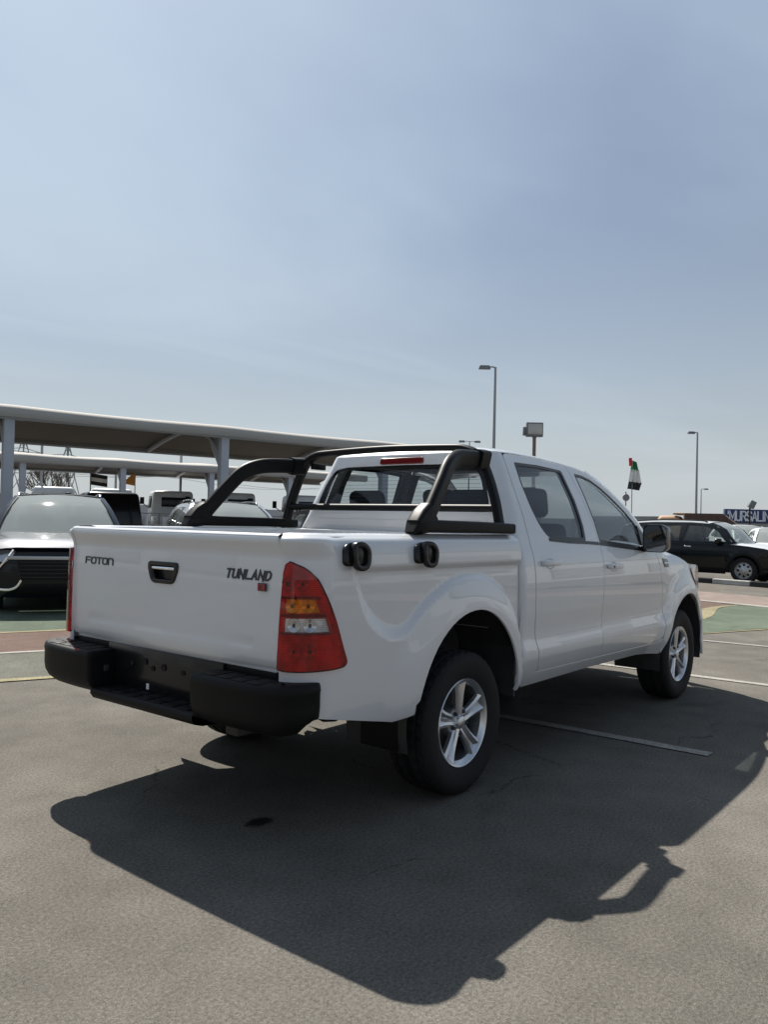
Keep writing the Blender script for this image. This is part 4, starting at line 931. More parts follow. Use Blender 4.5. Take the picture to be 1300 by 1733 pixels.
def car(name, label, loc, yaw, paint, L=4.6, Wd=1.9, H=1.68, roof=None, face='plain', group=None, detail=True, roofrail=True, hood=None, wheel='steel_wheel', glass='car_glass', cat='car', boxy=0.0):
    root = empty(name, loc, yaw, label, cat, group)
    kx, ky, kz = L/4.6, Wd/1.9, H/1.68
    def T(p):
        x = p[0]
        if boxy: x += boxy*sm((p[2]-1.04)/.60)*max(-1,min(1,(x+.4)/.8))      # more upright glass
        return (x*kx, p[1]*ky, p[2]*kz)
    yp = spline([.24,.34,.5,.75,.92,1.02,1.08],[.87,.91,.935,.95,.942,.925,.905]); gp = spline([1.06,1.2,1.4,1.58,1.63],[.905,.87,.785,.69,.655])
    def plan(x): 
        a = abs(x); return 1-.17*max(0,(a-1.5)/.8)**2.2
    def Sd(x, z, off=0):
        d = yp(min(z,1.08))*plan(x)
        for cx_ in (1.38,-1.36):
            r = math.hypot(x-cx_, max(z-.36,0)); d += .022*sm((.50-r)/.10)
        return T((x, -(d+off), z))
    def Sg(x, z, off=0): return T((x, -(gp(z)*(1-.05*max(0,(abs(x)-1.2))**2)+off), z))
    ctr = T((0,0,.8)); kw = dict(ctr=ctr)
    arch = lambda cx_: [(cx_+.41*math.cos(R(a)), .36+.41*math.sin(R(a))) for a in range(-8,189,14)]
    belt = [(2.22,.86),(1.9,.955),(1.5,1.005),(1.05,1.045),(.6,1.07),(-.5,1.075),(-1.6,1.085),(-2.15,1.08)]
    low = [(2.22,.42),(1.80,.30)]; 
    outl = belt+[(-2.24,.95),(-2.26,.55),(-2.2,.40),(-1.80,.33)]+arch(-1.36)[::-1][1:-1]+[(-.92,.30),(0,.27),(.95,.29)]+arch(1.38)[::-1][1:-1]+[(1.83,.30),(2.20,.36),(2.26,.6)]
    win1 = rounded([(.92,1.095),(.50,1.40),(.12,1.545),(-.22,1.56),(-.26,1.10)], .03); win2 = rounded([(-.38,1.10),(-.36,1.56),(-.95,1.545),(-1.16,1.50),(-1.20,1.11)], .03); win3 = rounded([(-1.32,1.13),(-1.30,1.49),(-1.58,1.43),(-1.86,1.25),(-1.88,1.16)], .03)
    fr = [(1.12,1.055),(.62,1.43),(.20,1.605),(-.2,1.63),(-1.0,1.625),(-1.6,1.585),(-1.85,1.50),(-2.08,1.24),(-2.16,1.085),(-1.0,1.08),(.4,1.07)]
    for sg in (-1,1):
        bs = panel('body_side', outl, Sd, paint, root, step=.10, thick=.02, sg=sg, bstep=.06, **kw)
        panel('lower_cladding', [(-.88,.24),(-.88,.40),(.90,.40),(.90,.24)], Sd, 'car_trim', bs, step=.15, thick=.01, off=.008, sg=sg, **kw)
        for cx_ in (1.38,-1.36):
            o_ = [(cx_+.475*math.cos(R(a)), .36+.475*math.sin(R(a))) for a in range(-5,186,10)]; i_ = [(cx_+.408*math.cos(R(a)), .36+.408*math.sin(R(a))) for a in range(-5,186,10)]
            if detail: panel('arch_trim', o_+i_[::-1], Sd, 'car_trim', bs, step=.08, thick=.012, off=.008, sg=sg, **kw)
            lathe('wheel_well', [(.42*kz,-.92*ky),(.42*kz,-.55*ky),(.02,-.55*ky)] if sg < 0 else [(.02,.55*ky),(.42*kz,.55*ky),(.42*kz,.92*ky)], 'cabin_dark', bs, seg=14, c=T((cx_,0,.36)), a0=-10, a1=190)
        gs = panel('window_frame', fr, Sg, paint, root, holes=[win1,win2,win3], step=.10, thick=.02, sg=sg, bstep=.06, **kw)
        for w_ in (win1,win2,win3): panel('side_glass', w_, Sg, glass, gs, step=.15, thick=0, off=-.008, sg=sg, **kw)
        for a_, b_ in ((-.26,-.38),(-1.18,-1.33)): panel('pillar_cover', [(a_,1.09),(a_,1.555),(b_,1.555),(b_,1.09)] if a_ > -1 else [(a_,1.11),(-1.15,1.50),(-1.30,1.48),(b_,1.13)], Sg, 'gloss_black', gs, step=.15, thick=.006, off=.004, sg=sg, **kw)
        if detail:
            for x in (-.12,-1.02): sweep('door_handle', [T(Vector(Sd(x+q,.955,o_))) if False else (lambda p: (p[0], p[1]*(1 if sg < 0 else -1), p[2]))(Sd(x+q,.955,o_)) for q, o_ in ((-.09,.0),(-.07,.03),(.07,.03),(.09,0))], rrect(.03,.018,.006), 'chrome', bs, side=(0,0,1))
            for x in (-.32,): panel('door_gap', [(x-.004,.40),(x-.004,1.07),(x+.004,1.07),(x+.004,.40)], Sd, 'body_shadow_gap', bs, step=.3, thick=.001, off=.0012, sg=sg, **kw)
            panel('door_gap', [(1.02,.42),(1.00,1.03),(1.008,1.03),(1.028,.42)], Sd, 'body_shadow_gap', bs, step=.3, thick=.001, off=.0012, sg=sg, **kw)
        mh_ = bpy.data.objects.new('door_mirror', None); link(mh_, root)
        rows = [[T((.66+x, sg*(1.0+a*s_), 1.12+b*s_)) for a, b in rrect(.20,.15,.05,4)] for x, s_ in ((0,.9),(.03,1),(.09,.95),(.13,.6),(.145,.05))]
        grid_obj('mirror_shell', rows, paint if detail else 'car_trim', mh_, close_u=True, flip=(sg < 0)); grid_obj('mirror_glass', [[T((.658, sg*(1.0+a*.9), 1.12+b*.9)) for a, b in rrect(.20,.15,.05,4)],[T((.659, sg*1.0, 1.12))]*20], 'gloss_black', mh_, close_u=True)
        sweep('mirror_foot', [T((.70,sg*.88,1.08)),T((.70,sg*.97,1.09))], rrect(.07,.04,.015), 'car_trim', mh_)
        if roofrail: sweep('roof_rail', catmull([T((.15,sg*.60,1.635)),T((0,sg*.605,1.675)),T((-.8,sg*.60,1.69)),T((-1.5,sg*.585,1.665)),T((-1.65,sg*.58,1.62))],4), rrect(.035,.03,.01), 'chrome' if roofrail == 'chrome' else 'car_trim', root, side=(0,1,0))
    # bonnet, roof, screens, nose and tail as lofted skins
    def top_edge(x): return interp(-x, [-2.22,-1.9,-1.5,-1.05], [.86,.955,1.005,1.045])
    rows = []
    for i in range(13):
        x = 1.05+(2.24-1.05)*i/12; z0 = top_edge(x); ye = yp(min(z0,1.0))*plan(x)
        rows.append([T((x+.10*(1-(v)**2)*(i/12), ye*v, z0+(.055*(1-abs(v)**2.5)+.014*sm((abs(v)-.45)/.12)*(1-sm((abs(v)-.75)/.2)))*(1-.35*(i/12)))) for v in [-1+k/8 for k in range(17)]])
    grid_obj('bonnet', rows, hood or paint, root, flip=True)
    rows = []
    for i in range(15):
        x = .20+(-1.85-.20)*i/14; ze = interp(-x, [-.2,.2,1.0,1.6,1.85], [1.605,1.63,1.625,1.585,1.50]); ye = gp(ze)*(1-.05*max(0,(abs(x)-1.2))**2)
        rows.append([T((x+.12*(1-v*v)*(1-i/14), ye*v, ze+.05*(1-abs(v)**3)**.7)) for v in [math.sin(-math.pi/2+math.pi*k/16) for k in range(17)]])
    grid_obj('roof', rows, roof or paint, root, flip=False, sharp=80)
    wsc = [(1.12,1.055),(.87,1.245),(.62,1.43),(.40,1.525),(.20,1.605)]
    rows = [[T((x+(.22-.10*(i/4))*(1-v*v), (gp(z)-.03)*v, z+.01+.035*(1-v*v)*(i/4))) for v in [-1+k/8 for k in range(17)]] for i, (x, z) in enumerate(wsc)]
    grid_obj('windscreen', rows, 'screen_glass', root)
    for sg in (-1,1): grid_obj('screen_pillar', [[T((x+.002, sg*(gp(z)+.002), z)) for x, z in wsc], [T((x+.02+.02, sg*(gp(z)-.02), z+.018)) for x, z in wsc], [T((x+.06, sg*(gp(z)-.08), z+.02)) for x, z in wsc]], paint, root, flip=(sg < 0))
    rg = [(-1.85,1.50),(-2.0,1.33),(-2.10,1.20),(-2.17,1.085)]
    rows = [[T((x-.06*(1-v*v), (gp(max(z,1.085))*.965)*v, z+.035*(1-v*v)*(1-i/3))) for v in [-1+k/6 for k in range(13)]] for i, (x, z) in enumerate(rg)]
    grid_obj('rear_screen', rows, glass, root, flip=True)
    def Fx(y, z): return 2.345-.20*abs(y/.82)**2.4 - .10*max(0,(z-.62)/.28)**2 - .06*max(0,(.45-z)/.2)**2
    rows = []
    for z in (.22,.30,.40,.5,.6,.7,.78,.84,.875):
        hw = .80+.02*math.sin(z*3); rows.append([T((Fx(y,z), y, z)) for y in [hw*(-1+k/8) for k in range(17)]])
    nose = grid_obj('front_bumper', rows, paint, root)
    rows = []
    for z in (.26,.36,.5,.65,.8,.95,1.085):
        hw = .86; rows.append([T((-2.30+.16*abs(v)**2.4+.06*max(0,(z-.7)/.38), hw*v, z)) for v in [-1+k/8 for k in range(17)]])
    grid_obj('tail_panel', rows, paint, root, flip=True)
    def fpan(nm, pts, mat, par, off=.012, thick=.012, step=.07): return panel(nm, pts, lambda y, z, o=0: T((Fx(y,z)+o, y, z)), mat, par, step=step, thick=thick, off=off, **kw)
    gr = fpan('grille', rounded([(-.52,.78),(.52,.78),(.44,.46),(-.44,.46)], .04), 'car_trim', nose)
    if face == 'chrome':
        fpan('grille_slot', rounded([(-.55,.835),(.55,.835),(.50,.775),(-.50,.775)], .02), 'gloss_black', nose, .016)
        for z in (.755,): sweep('chrome_bar', [T((Fx(y,z)+.03,y,z)) for y in [-.62+1.24*k/16 for k in range(17)]], rrect(.05,.03,.008), 'silver_paint', nose, side=(0,0,1))
        for k in range(5): sweep('grille_bar', [T((Fx(y,.70-.05*k)+.018,y,.70-.05*k)) for y in [-.46+.92*q/10 for q in range(11)]], rrect(.018,.012,.003), 'gloss_black', gr, side=(0,0,1))
        for sg in (-1,1):
            sweep('chrome_chevron', [T((Fx(y,z)+.02,sg*y,z)) for y, z in ((.56,.86),(.61,.78),(.66,.70),(.72,.62),(.78,.56))], rrect(.03,.02,.006), 'chrome', nose, side=(0,0,1))
            sweep('chrome_lip', catmull([T((Fx(y,z)+.02,sg*y,z)) for y, z in ((.44,.46),(.50,.37),(.60,.33),(.74,.335))],4), rrect(.035,.02,.006), 'chrome', nose, side=(0,0,1))
    else:
        for k in range(3): sweep('grille_bar', [T((Fx(y,.72-.08*k)+.02,y,.72-.08*k)) for y in [-.46+.92*q/10 for q in range(11)]], rrect(.03,.014,.004), 'chrome', gr, side=(0,0,1))
    fpan('lower_intake', rounded([(-.42,.40),(.42,.40),(.50,.27),(-.50,.27)], .03), 'car_trim', nose)
    for sg in (-1,1):
        pts = [(sg*y, z) for y, z in ((.52,.845),(.76,.86),(.80,.74),(.66,.68),(.58,.76))]
        hl_ = fpan('headlight', rounded(pts if sg > 0 else pts[::-1], .02), 'headlamp', nose, .014)
        pts = [(-2.25,1.05),(-2.22,.78),(-1.95,.82),(-1.90,.98),(-2.0,1.05)]
        panel('tail_light', pts, Sd, 'tail_red', root, step=.08, thick=.02, off=.012, sg=sg, **kw)
    # cabin
    box('dashboard', T((.72,0,.98)), (.5*kx,1.4*ky,.2*kz), 'cabin_dark', root, bev=.05)
    box('cabin_floor', T((-.4,0,.45)), (3.4*kx,1.6*ky,.35*kz), 'cabin_dark', root)
    for x in (.05,-.95):
        for y in (-.38,.38):
            st_ = box('seat', T((x-.30,y,.98)), (.16*kx,.5*ky,.72*kz), 'cabin_dark', root, rot=euler(0,R(-12),0), bev=.05); box('headrest', T((x-.40,y,1.42)), (.09,.26*ky,.17*kz), 'cabin_dark', st_, bev=.035)
    for x in (1.38,-1.36):
        for sg in (-1,1):
            wh = bpy.data.objects.new('wheel', None); link(wh, root); rt = .355*kz
            lathe('tyre', [(rt*.62,-.10),(rt*.70,-.118),(rt*.90,-.12),(rt*.975,-.10),(rt,-.06),(rt,.06),(rt*.975,.10),(rt*.62,.10)], 'rubber', wh, seg=40)
            lathe('rim', [(.001,-.085),(.06,-.085),(.075,-.075),(rt*.55,-.055),(rt*.61,-.095),(rt*.65,-.108),(rt*.65,-.09)], wheel, wh, seg=40)
            for k in range(8):
                a = 2*math.pi*k/8; lathe('rim_hole', [(.001,-.0),(.032,0)], 'body_shadow_gap', wh, seg=10, c=(.145*math.cos(a),-.073,.145*math.sin(a)))
            wh.location = T((x, sg*.82, 0)); wh.location.z = rt; wh.rotation_euler.z = 0 if sg < 0 else math.pi
    return root
SY = R(60.3)+math.pi      # parked row faces the camera's side
G1 = 'parked cars facing the lane'
def carpos(front, yaw, L): return (front[0]-math.cos(yaw)*L/2, front[1]-math.sin(yaw)*L/2, 0)
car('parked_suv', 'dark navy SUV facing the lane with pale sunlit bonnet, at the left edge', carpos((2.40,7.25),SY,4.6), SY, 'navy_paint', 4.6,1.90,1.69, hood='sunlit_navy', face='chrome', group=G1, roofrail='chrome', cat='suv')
car('parked_suv', 'grey SUV parked behind the pickup tailgate beside the shade column', carpos((5.35,6.75),SY,4.5), SY, 'silver_paint', 4.5,1.85,1.67, group=G1, roof='black_paint', roofrail='chrome', cat='suv')
car('parked_suv', 'dark SUV seen through the left opening of the sports bar', carpos((8.3,6.45),SY,4.4), SY, 'black_paint', 4.4,1.85,1.62, group=G1, cat='suv')
car('parked_car', 'pale blue car seen through the pickup side windows', carpos((10.6,4.1),R(250),4.3), R(250), 'blue_paint', 4.3,1.8,1.50, cat='car', roofrail=False)
kd = ka+math.pi
car('parked_suv', 'black SUV with roof painted pale with sun glare parked beside the striped kerb on the right', (19.45,4.06,0), R(268), 'dark_green_paint', 4.4,1.85,1.60, roof='glare_pale', hood='glare_pale', cat='suv', group='cars beyond the kerb', boxy=.24)
car('parked_car', 'white car behind the black SUV near the blue sign', (28.3,4.3,0), R(200), 'truck_white', 4.4,1.8,1.50, cat='car', group='cars beyond the kerb', detail=False, roofrail=False)
car('parked_car', 'white car farther back at the right edge under the sign', (33.0,6.6,0), R(215), 'truck_white', 4.5,1.8,1.62, cat='car', group='cars beyond the kerb', detail=False, roofrail=False)
# ---- light trucks lined up in the far yard, tails to the camera
def light_truck(label, loc, yaw, bodycol, h=2.55, group='trucks lined up in the far yard'):
    r = empty('flatbed_truck', loc, yaw, label, 'truck', group); k = h/2.55
    bm = bmesh.new(); bm_box(bm, (.9,0,1.62*k), (1.75,2.0,1.72*k), bev=.16, seg=3, taper=(.93,.90)); cb = bm_obj('cab', bm, bodycol, r, 35)
    box('rear_window', (.065,.0,1.98*k), (.03,1.1,.42*k), 'gloss_black', cb, rot=euler(0,R(3),0), bev=.03)
    box('windscreen', (1.74,0,1.95*k), (.04,1.6,.72*k), 'gloss_black', cb, rot=euler(0,R(-4),0), bev=.03)
    for sg in (-1,1):
        box('side_window', (1.0,sg*.945,1.98*k), (.85,.03,.52*k), 'gloss_black', cb, rot=euler(R(3.5)*sg,0,0), bev=.03)
        sweep('mirror_arm', [(1.75,sg*.95,1.75*k),(1.95,sg*1.18,1.95*k),(1.9,sg*1.18,2.2*k)], circ(.02,8), 'car_trim', r); box('mirror', (1.9,sg*1.2,2.05*k), (.06,.2,.34), 'car_trim', r, bev=.02)
    box('air_intake', (-.02,-.62,1.75*k), (.16,.22,1.0*k), 'car_trim', r, bev=.03)
    box('chassis', (-1.6,0,.72), (4.9,.8,.2), 'dark_metal', r)
    dk = box('deck', (-2.05,0,.98), (3.7,2.05,.10), 'grey_panel', r)
    for sg in (-1,1): box('side_board', (-2.05,sg*1.01,1.2), (3.7,.04,.38), bodycol, r, bev=.01)
    box('tail_board', (-3.88,0,1.2), (.04,2.0,.38), bodycol, r, bev=.01)
    for x in (1.1,-2.6):
        for sg in (-1,1): lathe('wheel', [(.05,-.12),(.22,-.13),(.34,-.12),(.38,-.08),(.38,.10),(.05,.12)], 'rubber', r, seg=24, c=(x,sg*.86,.38))
    return r
ty = R(76)
for (x, y, h, lab) in ((13.9,35.4,2.75,'white flatbed truck at the far left of the yard, beside the left column'),(16.3,32.4,2.75,'white flatbed truck in the far yard behind the navy SUV roof'),(18.0,30.3,2.72,'white flatbed truck in the far yard between the navy and grey SUVs'),(19.8,28.1,2.68,'white flatbed truck in the far yard above the grey SUV, left of the column'),(21.7,25.9,2.66,'white flatbed truck in the far yard just right of the second column'),(24.0,23.4,2.62,'white flatbed truck in the far yard seen through the sports bar opening')):
    light_truck(lab, (x,y,0), R(62), 'truck_white', h)
# black pickup between the two SUVs
bt = empty('black_truck', (10.3,18.5,0), R(66), 'black truck with soft top standing behind the wire fence', 'truck')
box('canvas_top', (0,0,1.55), (2.2,1.7,1.0), 'black_paint', bt, bev=.12, seg=3, taper=(.8,.85)); box('body', (.6,0,.8), (4.2,1.75,.6), 'black_paint', bt, bev=.1)
for x in (-.9,1.9):
    for sg in (-1,1): lathe('wheel', [(.05,-.12),(.22,-.13),(.34,-.12),(.38,-.08),(.38,.10),(.05,.12)], 'rubber', bt, seg=24, c=(x,sg*.80,.38))
# ---- tan tipper beyond the kerb, grey container
tt = empty('tipper_truck', (39.55,10.55,0), R(283), 'tan and brown tipper truck body behind the black SUV roof', 'truck')
bm = bmesh.new(); V = [(-.62,0),(-.62,1.20),(1.15,1.20),(2.45,.15),(2.45,0)]
vv = [[bm.verts.new((x,y,1.0+z)) for x, z in V] for y in (-1.1,1.1)]
bm.faces.new(vv[0]); bm.faces.new(vv[1][::-1])
for i in range(5): bm.faces.new((vv[0][i],vv[1][i],vv[1][(i+1) % 5],vv[0][(i+1) % 5]))
tb = bm_obj('tipper_body', bm, 'brown_plastic', tt)
for k in range(6): box('side_rib', (-.45+.34*k,-1.12,1.6), (.06,.05,1.1), 'brown_plastic', tb)
box('cab', (-1.42,0,1.50), (1.35,2.0,1.15), 'tan_plastic', tt, bev=.24, seg=4, taper=(.82,.92)); box('cab_shield', (-.74,0,2.17), (.95,2.15,.09), 'tan_plastic', tt, bev=.03); box('shield_front', (-.66,0,1.7), (.07,2.15,.95), 'tan_plastic', tt, bev=.02)
box('chassis', (.4,0,.8), (4.6,.9,.3), 'dark_metal', tt)
for x in (-1.4,1.2,2.0):
    for sg in (-1,1): lathe('wheel', [(.05,-.15),(.3,-.16),(.36,-.15),(.4,-.1),(.4,.12),(.05,.15)], 'rubber', tt, seg=24, c=(x,sg*.95,.4))
ct = empty('shipping_container', (44.4,16.5,0), kd, 'grey container standing behind the tipper truck', 'container')
box('container_body', (0,0,1.05), (5.5,2.4,2.1), 'grey_panel', ct, bev=.03)
for k in range(26): box('corrugation', (-2.6+.208*k,1.215,1.05), (.10,.04,1.9), 'grey_panel', ct)
# ---------------------------------------------------------------- shade canopies, poles, flags, sign
pmat('canopy_fabric', (.37,.35,.32), .85, noise=(.8,.06)); pmat('shaded_fabric', (.15,.14,.13), .9, noise=(.8,.08)); pmat('column_paint', (.42,.44,.48), .5, noise=(2,.05)); pmat('pole_steel', (.28,.29,.30), .5, metal=.3)  # second, darker fabric colour paints the shade beneath the canopies
pmat('lamp_grey', (.16,.17,.18), .5); pmat('lamp_glass', (.42,.42,.38), .2, coat=.6); pmat('rust_pole', (.20,.13,.10), .7)
pmat('flag_red', (.5,.03,.03), .8); pmat('flag_green', (.03,.22,.09), .8); pmat('flag_white', (.7,.7,.68), .8); pmat('flag_black', (.02,.02,.02), .8); pmat('flag_orange', (.65,.30,.06), .8)
pmat('sign_navy', (.02,.035,.12), .5); pmat('sign_letter', (.72,.74,.78), .5); pmat('wall_pale', (.42,.43,.44), .8, noise=(.3,.05)); pmat('bare_bark', (.10,.085,.07), .9)
def canopy(label, p0, step_, n, depth, zb, zt, colw, ext0, ext1, group):
    """row of cantilever columns carrying one tensioned fabric roof"""
    d = Vector((step_[0],step_[1],0)); sp = d.length; dl = d.normalized(); nl = Vector((-dl.y,dl.x,0))
    root = empty('shade_canopy', (p0[0],p0[1],0), math.atan2(dl.y,dl.x), label, 'canopy', group)
    x0, x1 = -ext0, (n-1)*sp+ext1; N = int((x1-x0)/sp*14); rows = []
    for i in range(N+1):
        x = x0+(x1-x0)*i/N; ph = (x % sp)/sp; sag = math.sin(math.pi*ph); sc = -.03*sag
        sec = [(-.10,zb+.03-.02*sag),(-.12,zb+.10+sc*.5),(-.10,zt-.07+sc),(-.02,zt+sc),(.3,zt+.06+sc),(1.2,zt+.15+sc*1.6),(depth*.5,zt+.18+sc*2),(depth*.8,zt+.05+sc*1.6),(depth,zt-.20+sc*.8),(depth+.03,zt-.32+sc*.5)]
        rows.append([(x,y,z) for y, z in sec])
    fab = grid_obj('fabric', rows, 'canopy_fabric', root, flip=True)
    grid_obj('fabric_shade', [[(x, min(max(y,.05), depth-.05), z-.035) for x, y, z in r_[3:-1]] for r_ in rows], 'shaded_fabric', fab, flip=True)  # under-sheet with the canopy's shade put into its colour
    for i in range(n):
        x = i*sp
        c = box('column', (x,.12,zb/2), (colw,colw,zb), 'column_paint', root, bev=.012)
        box('column_cap', (x+.12,.12,zb+.01), (colw*2.1,colw*1.1,.03), 'column_paint', c)
        sweep('arm', catmull([(x,.2,zb-.55),(x,.8,zb-.02),(x,1.7,zb+.30),(x,2.8,zb+.34),(x,depth*.75,zb+.20),(x,depth-.1,zb-.02)],6), rrect(.11,.10,.03), 'column_paint', c)
        sweep('strut', [(x,.15,zb-.9),(x,.95,zb+.05)], circ(.045,8), 'truck_white', c)
    sweep('front_tube', [(x0,0.02,zb+.02),(x1,.02,zb+.02)], circ(.04,8), 'column_paint', root)
    sweep('back_tube', [(x0,depth-.03,zt-.34),(x1,depth-.03,zt-.34)], circ(.04,8), 'column_paint', root)
    return root
canopy('long pale fabric shade canopy on grey columns behind the parked SUVs', (.22,15.48), (4.92,-1.26), 4, 5.4, 3.40, 3.68, .215, 6.5, 4.6, 'shade canopies over the parking bays')
canopy('farther pale shade canopy seen below the near one', (8.3,27.8), (3.55,-1.15), 5, 4.6, 3.30, 3.62, .22, 6, 4.0, 'shade canopies over the parking bays')
def pole(name, label, loc, h, arm, r=.06, cat='street lamp', head=1.0, group=None):
    p = empty(name, loc, 0, label, cat, group); sweep('post', [(0,0,0),(0,0,h)], circ(r,12), 'pole_steel', p, scales=[1.25,.7])
    if arm:
        for a in arm:
            v = Vector(a); sweep('arm', [(0,0,h-.03),(v.x*.5,v.y*.5,h+.02),(v.x,v.y,h)], circ(r*.5,8), 'pole_steel', p)
            an = math.atan2(v.y,v.x); u = v.normalized()
            bm = bmesh.new(); bm_box(bm, (v.x+u.x*.3*head,v.y+u.y*.3*head,h-.02), (.80*head,.34*head,.26*head), rot=euler(0,R(-8),0) if False else rotz(an), bev=.05*head, seg=2, taper=(.8,.7)); hd = bm_obj('lamp_head', bm, 'lamp_grey', p, 35)
            box('lamp_cover', (v.x+u.x*.3*head,v.y+u.y*.3*head,h-.11*head), (.5*head,.2*head,.04), 'lamp_glass', hd, rot=rotz(an), bev=.015)
    return p
# lamp arms point to the left of the view
LV = Vector((-math.sin(CAM_YAW), math.cos(CAM_YAW), 0))
LAMPL = (-.627,.779,0)
pole('street_lamp', 'tall street lamp rising behind the pickup roof', (35.3,20.4,0), 10.1, [(LAMPL[0]*.35,LAMPL[1]*.35,0)], .09, group='street lamps', head=.85)
pole('street_lamp', 'tall street lamp right of the flag, above the black SUV', (69.9,20.5,0), 10.0, [(LAMPL[0]*.3,LAMPL[1]*.3,0)], .10, group='street lamps', head=.85)
pole('street_lamp', 'small distant street lamp just right of the tall one by the black SUV', (129.5,38.9,0), 8.0, [(-LAMPL[0]*.5,-LAMPL[1]*.5,0)], .09, group='street lamps', head=.9)
pole('street_lamp', 'distant twin-arm street lamp above the sports bar', (72.4,46.0,0), 10.6, [(LAMPL[0]*.6,LAMPL[1]*.6,0),(-LAMPL[0]*.6,-LAMPL[1]*.6,0)], .08, group='street lamps', head=.9)
fl = empty('floodlight', (18.95,9.05,0), R(38.8), 'square floodlight on a short rust-coloured post above the cab roof', 'floodlight')
sweep('post', [(0,0,0),(0,0,4.12)], circ(.055,12), 'rust_pole', fl); hb_ = box('housing', (.02,-.0,4.32), (.18,.52,.44), 'lamp_grey', fl, bev=.02)
box('front_glass', (-.075,-.01,4.33), (.02,.44,.32), 'lamp_glass', hb_, bev=.01); box('ballast', (.05,.30,4.27), (.14,.10,.26), 'lamp_grey', fl, bev=.015); box('yoke', (0,0,4.09), (.06,.12,.06), 'lamp_grey', fl)
def flag_pole(name, label, loc, h, draw, r=.03):
    p = empty(name, loc, R(38.8), label, 'flag'); sweep('pole', [(0,0,0),(0,0,h)], circ(r,8), 'pole_steel', p); draw(p, h); return p
def drooping(p, h):
    # tricolour hanging in folds: red hoist, green over white over black
    for nm, mat, z0, z1, w0, w1 in (('green_band','flag_green',0,-.55,.28,.52),('white_band','flag_white',-.50,-1.30,.52,.80),('black_band','flag_black',-1.28,-1.75,.80,.74)):
        rows = []
        for i in range(9):
            t = i/8; wd = w0+(w1-w0)*t; z = h+z0+(z1-z0)*t
            rows.append([(.07*math.sin(k*1.9+t*1.2), .02-wd*(k/10)+.10*(t-.5)*0+.28*(-(z0+(z1-z0)*t))/1.95, z-.10*(k/10)) for k in range(11)])
        grid_obj(nm, rows, mat, p)
    grid_obj('red_band', [[(.04*math.sin(i), .02+.10*j, h+.15-.5*i/6) for j in range(3)] for i in range(7)], 'flag_red', p)
flag_pole('flag', 'green white and black flag hanging limp on its pole, right of the cab', (45.05,16.4,0), 5.55, drooping)
rs = empty('round_sign', (44.6,16.6,0), R(38.8), 'round sign on a pole just below the limp flag', 'sign')
sweep('post', [(0,.0,0),(0,0,3.6)], circ(.04,8), 'pole_steel', rs); lathe('disc', [(.001,-.03),(.21,-.03),(.22,0),(.21,.03),(.001,.03)], 'lamp_grey', rs, seg=24, c=(0,0,0)).matrix_local = Matrix.Translation((-.05,0,3.25)) @ Matrix.Rotation(R(90),4,'Z')
def striped(p, h):
    for k, m in enumerate(('flag_black','flag_white','flag_black')):
        grid_obj('stripe', [[(.05*math.sin(q*.9), -.02-.09*q, h-.05-.17*(k+e)-.012*q) for q in range(9)] for e in (0,1)], m, p)
flag_pole('flag', 'small black and white striped flag between the navy SUV and the trucks', (16.5,29.7,0), 3.3, striped)
def pennant(p, h): mesh_obj('pennant', [(0,0,h),(0,0,h-.62),(.05,.40,h-.55),(.08,.75,h-.62)], [(0,1,2),(0,2,3)], 'flag_orange', p, False)
flag_pole('pennant_flag', 'orange triangular flag on a thin pole above the white trucks', (17.7,28.1,0), 3.35, pennant, .02)
lf = empty('floodlight', (60.2,13.5,0), R(38.8), 'small twin floodlight on a thin pole in front of the blue sign', 'floodlight')
sweep('post', [(0,0,0),(0,0,3.1)], circ(.07,8), 'flag_black', lf); box('housing', (0,-.15,3.35), (.3,.45,.55), 'lamp_grey', lf, rot=euler(R(25),0,0), bev=.03)
for x, y, h_, lb in ((16.2,33.4,5.2,'thin grey pole between the two canopies near the left column'),(20.3,28.3,5.0,'thin grey pole between the canopies left of the second column'),(19.9,33.0,3.9,'thin short pole behind the middle white truck')):
    o = sweep('thin_pole', [(0,0,0),(0,0,h_)], circ(.06,8), 'pole_steel'); o.location = (x,y,0); tag(o, lb, 'pole', 'thin poles in the yard')
# showroom with its blue fascia sign
sd = Vector((3.08,-3.82,0)).normalized(); sa = math.atan2(sd.y, sd.x)
br = empty('showroom', (90.26,24.03,0), sa, 'pale showroom with navy fascia sign lettered in white on the far right', 'building')
box('wall', (14,4,1.25), (28,8,2.5), 'wall_pale', br); fa = box('fascia', (14,.1-.2,3.05), (28,.5,1.50), 'sign_navy', br, bev=.02)
lettering('sign_letter', "'MURSALIN I", .98, .48, .12, .15, lambda u, v, o: (.35+u, -.36-o*6, 2.56+v), 'sign_letter', fa)
for k in range(6): box('window', (2.5+4.2*k,-.02,1.2), (2.6,.10,1.4), 'gloss_black', br)
# wire fence in front of the far yard
fx = empty('wire_fence', (6.5,20.9,0), math.atan2(-1.26,4.92), 'low wire mesh fence across the far yard between the SUVs', 'fence')
for k in range(9): sweep('fence_post', [(k*1.6,0,0),(k*1.6,0,1.5)], circ(.03,8), 'pole_steel', fx)
for z in (.2,1.48): sweep('fence_rail', [(0,0,z),(12.8,0,z)], circ(.02,6), 'pole_steel', fx)
for k in range(10): sweep('fence_wire', [(0,0,.32+.115*k),(12.8,0,.32+.115*k)], circ(.005,4), 'pole_steel', fx)
V = []; F = []
for k in range(86):
    v, f = sweep_data([(k*.149+.07,.01,.2),(k*.149+.07,.01,1.48)], circ(.005,4)); b = len(V); V += v; F += [tuple(i+b for i in q) for q in f]
tag(mesh_obj('fence_upright_wires', V, F, 'pole_steel', fx, False), kind='stuff')
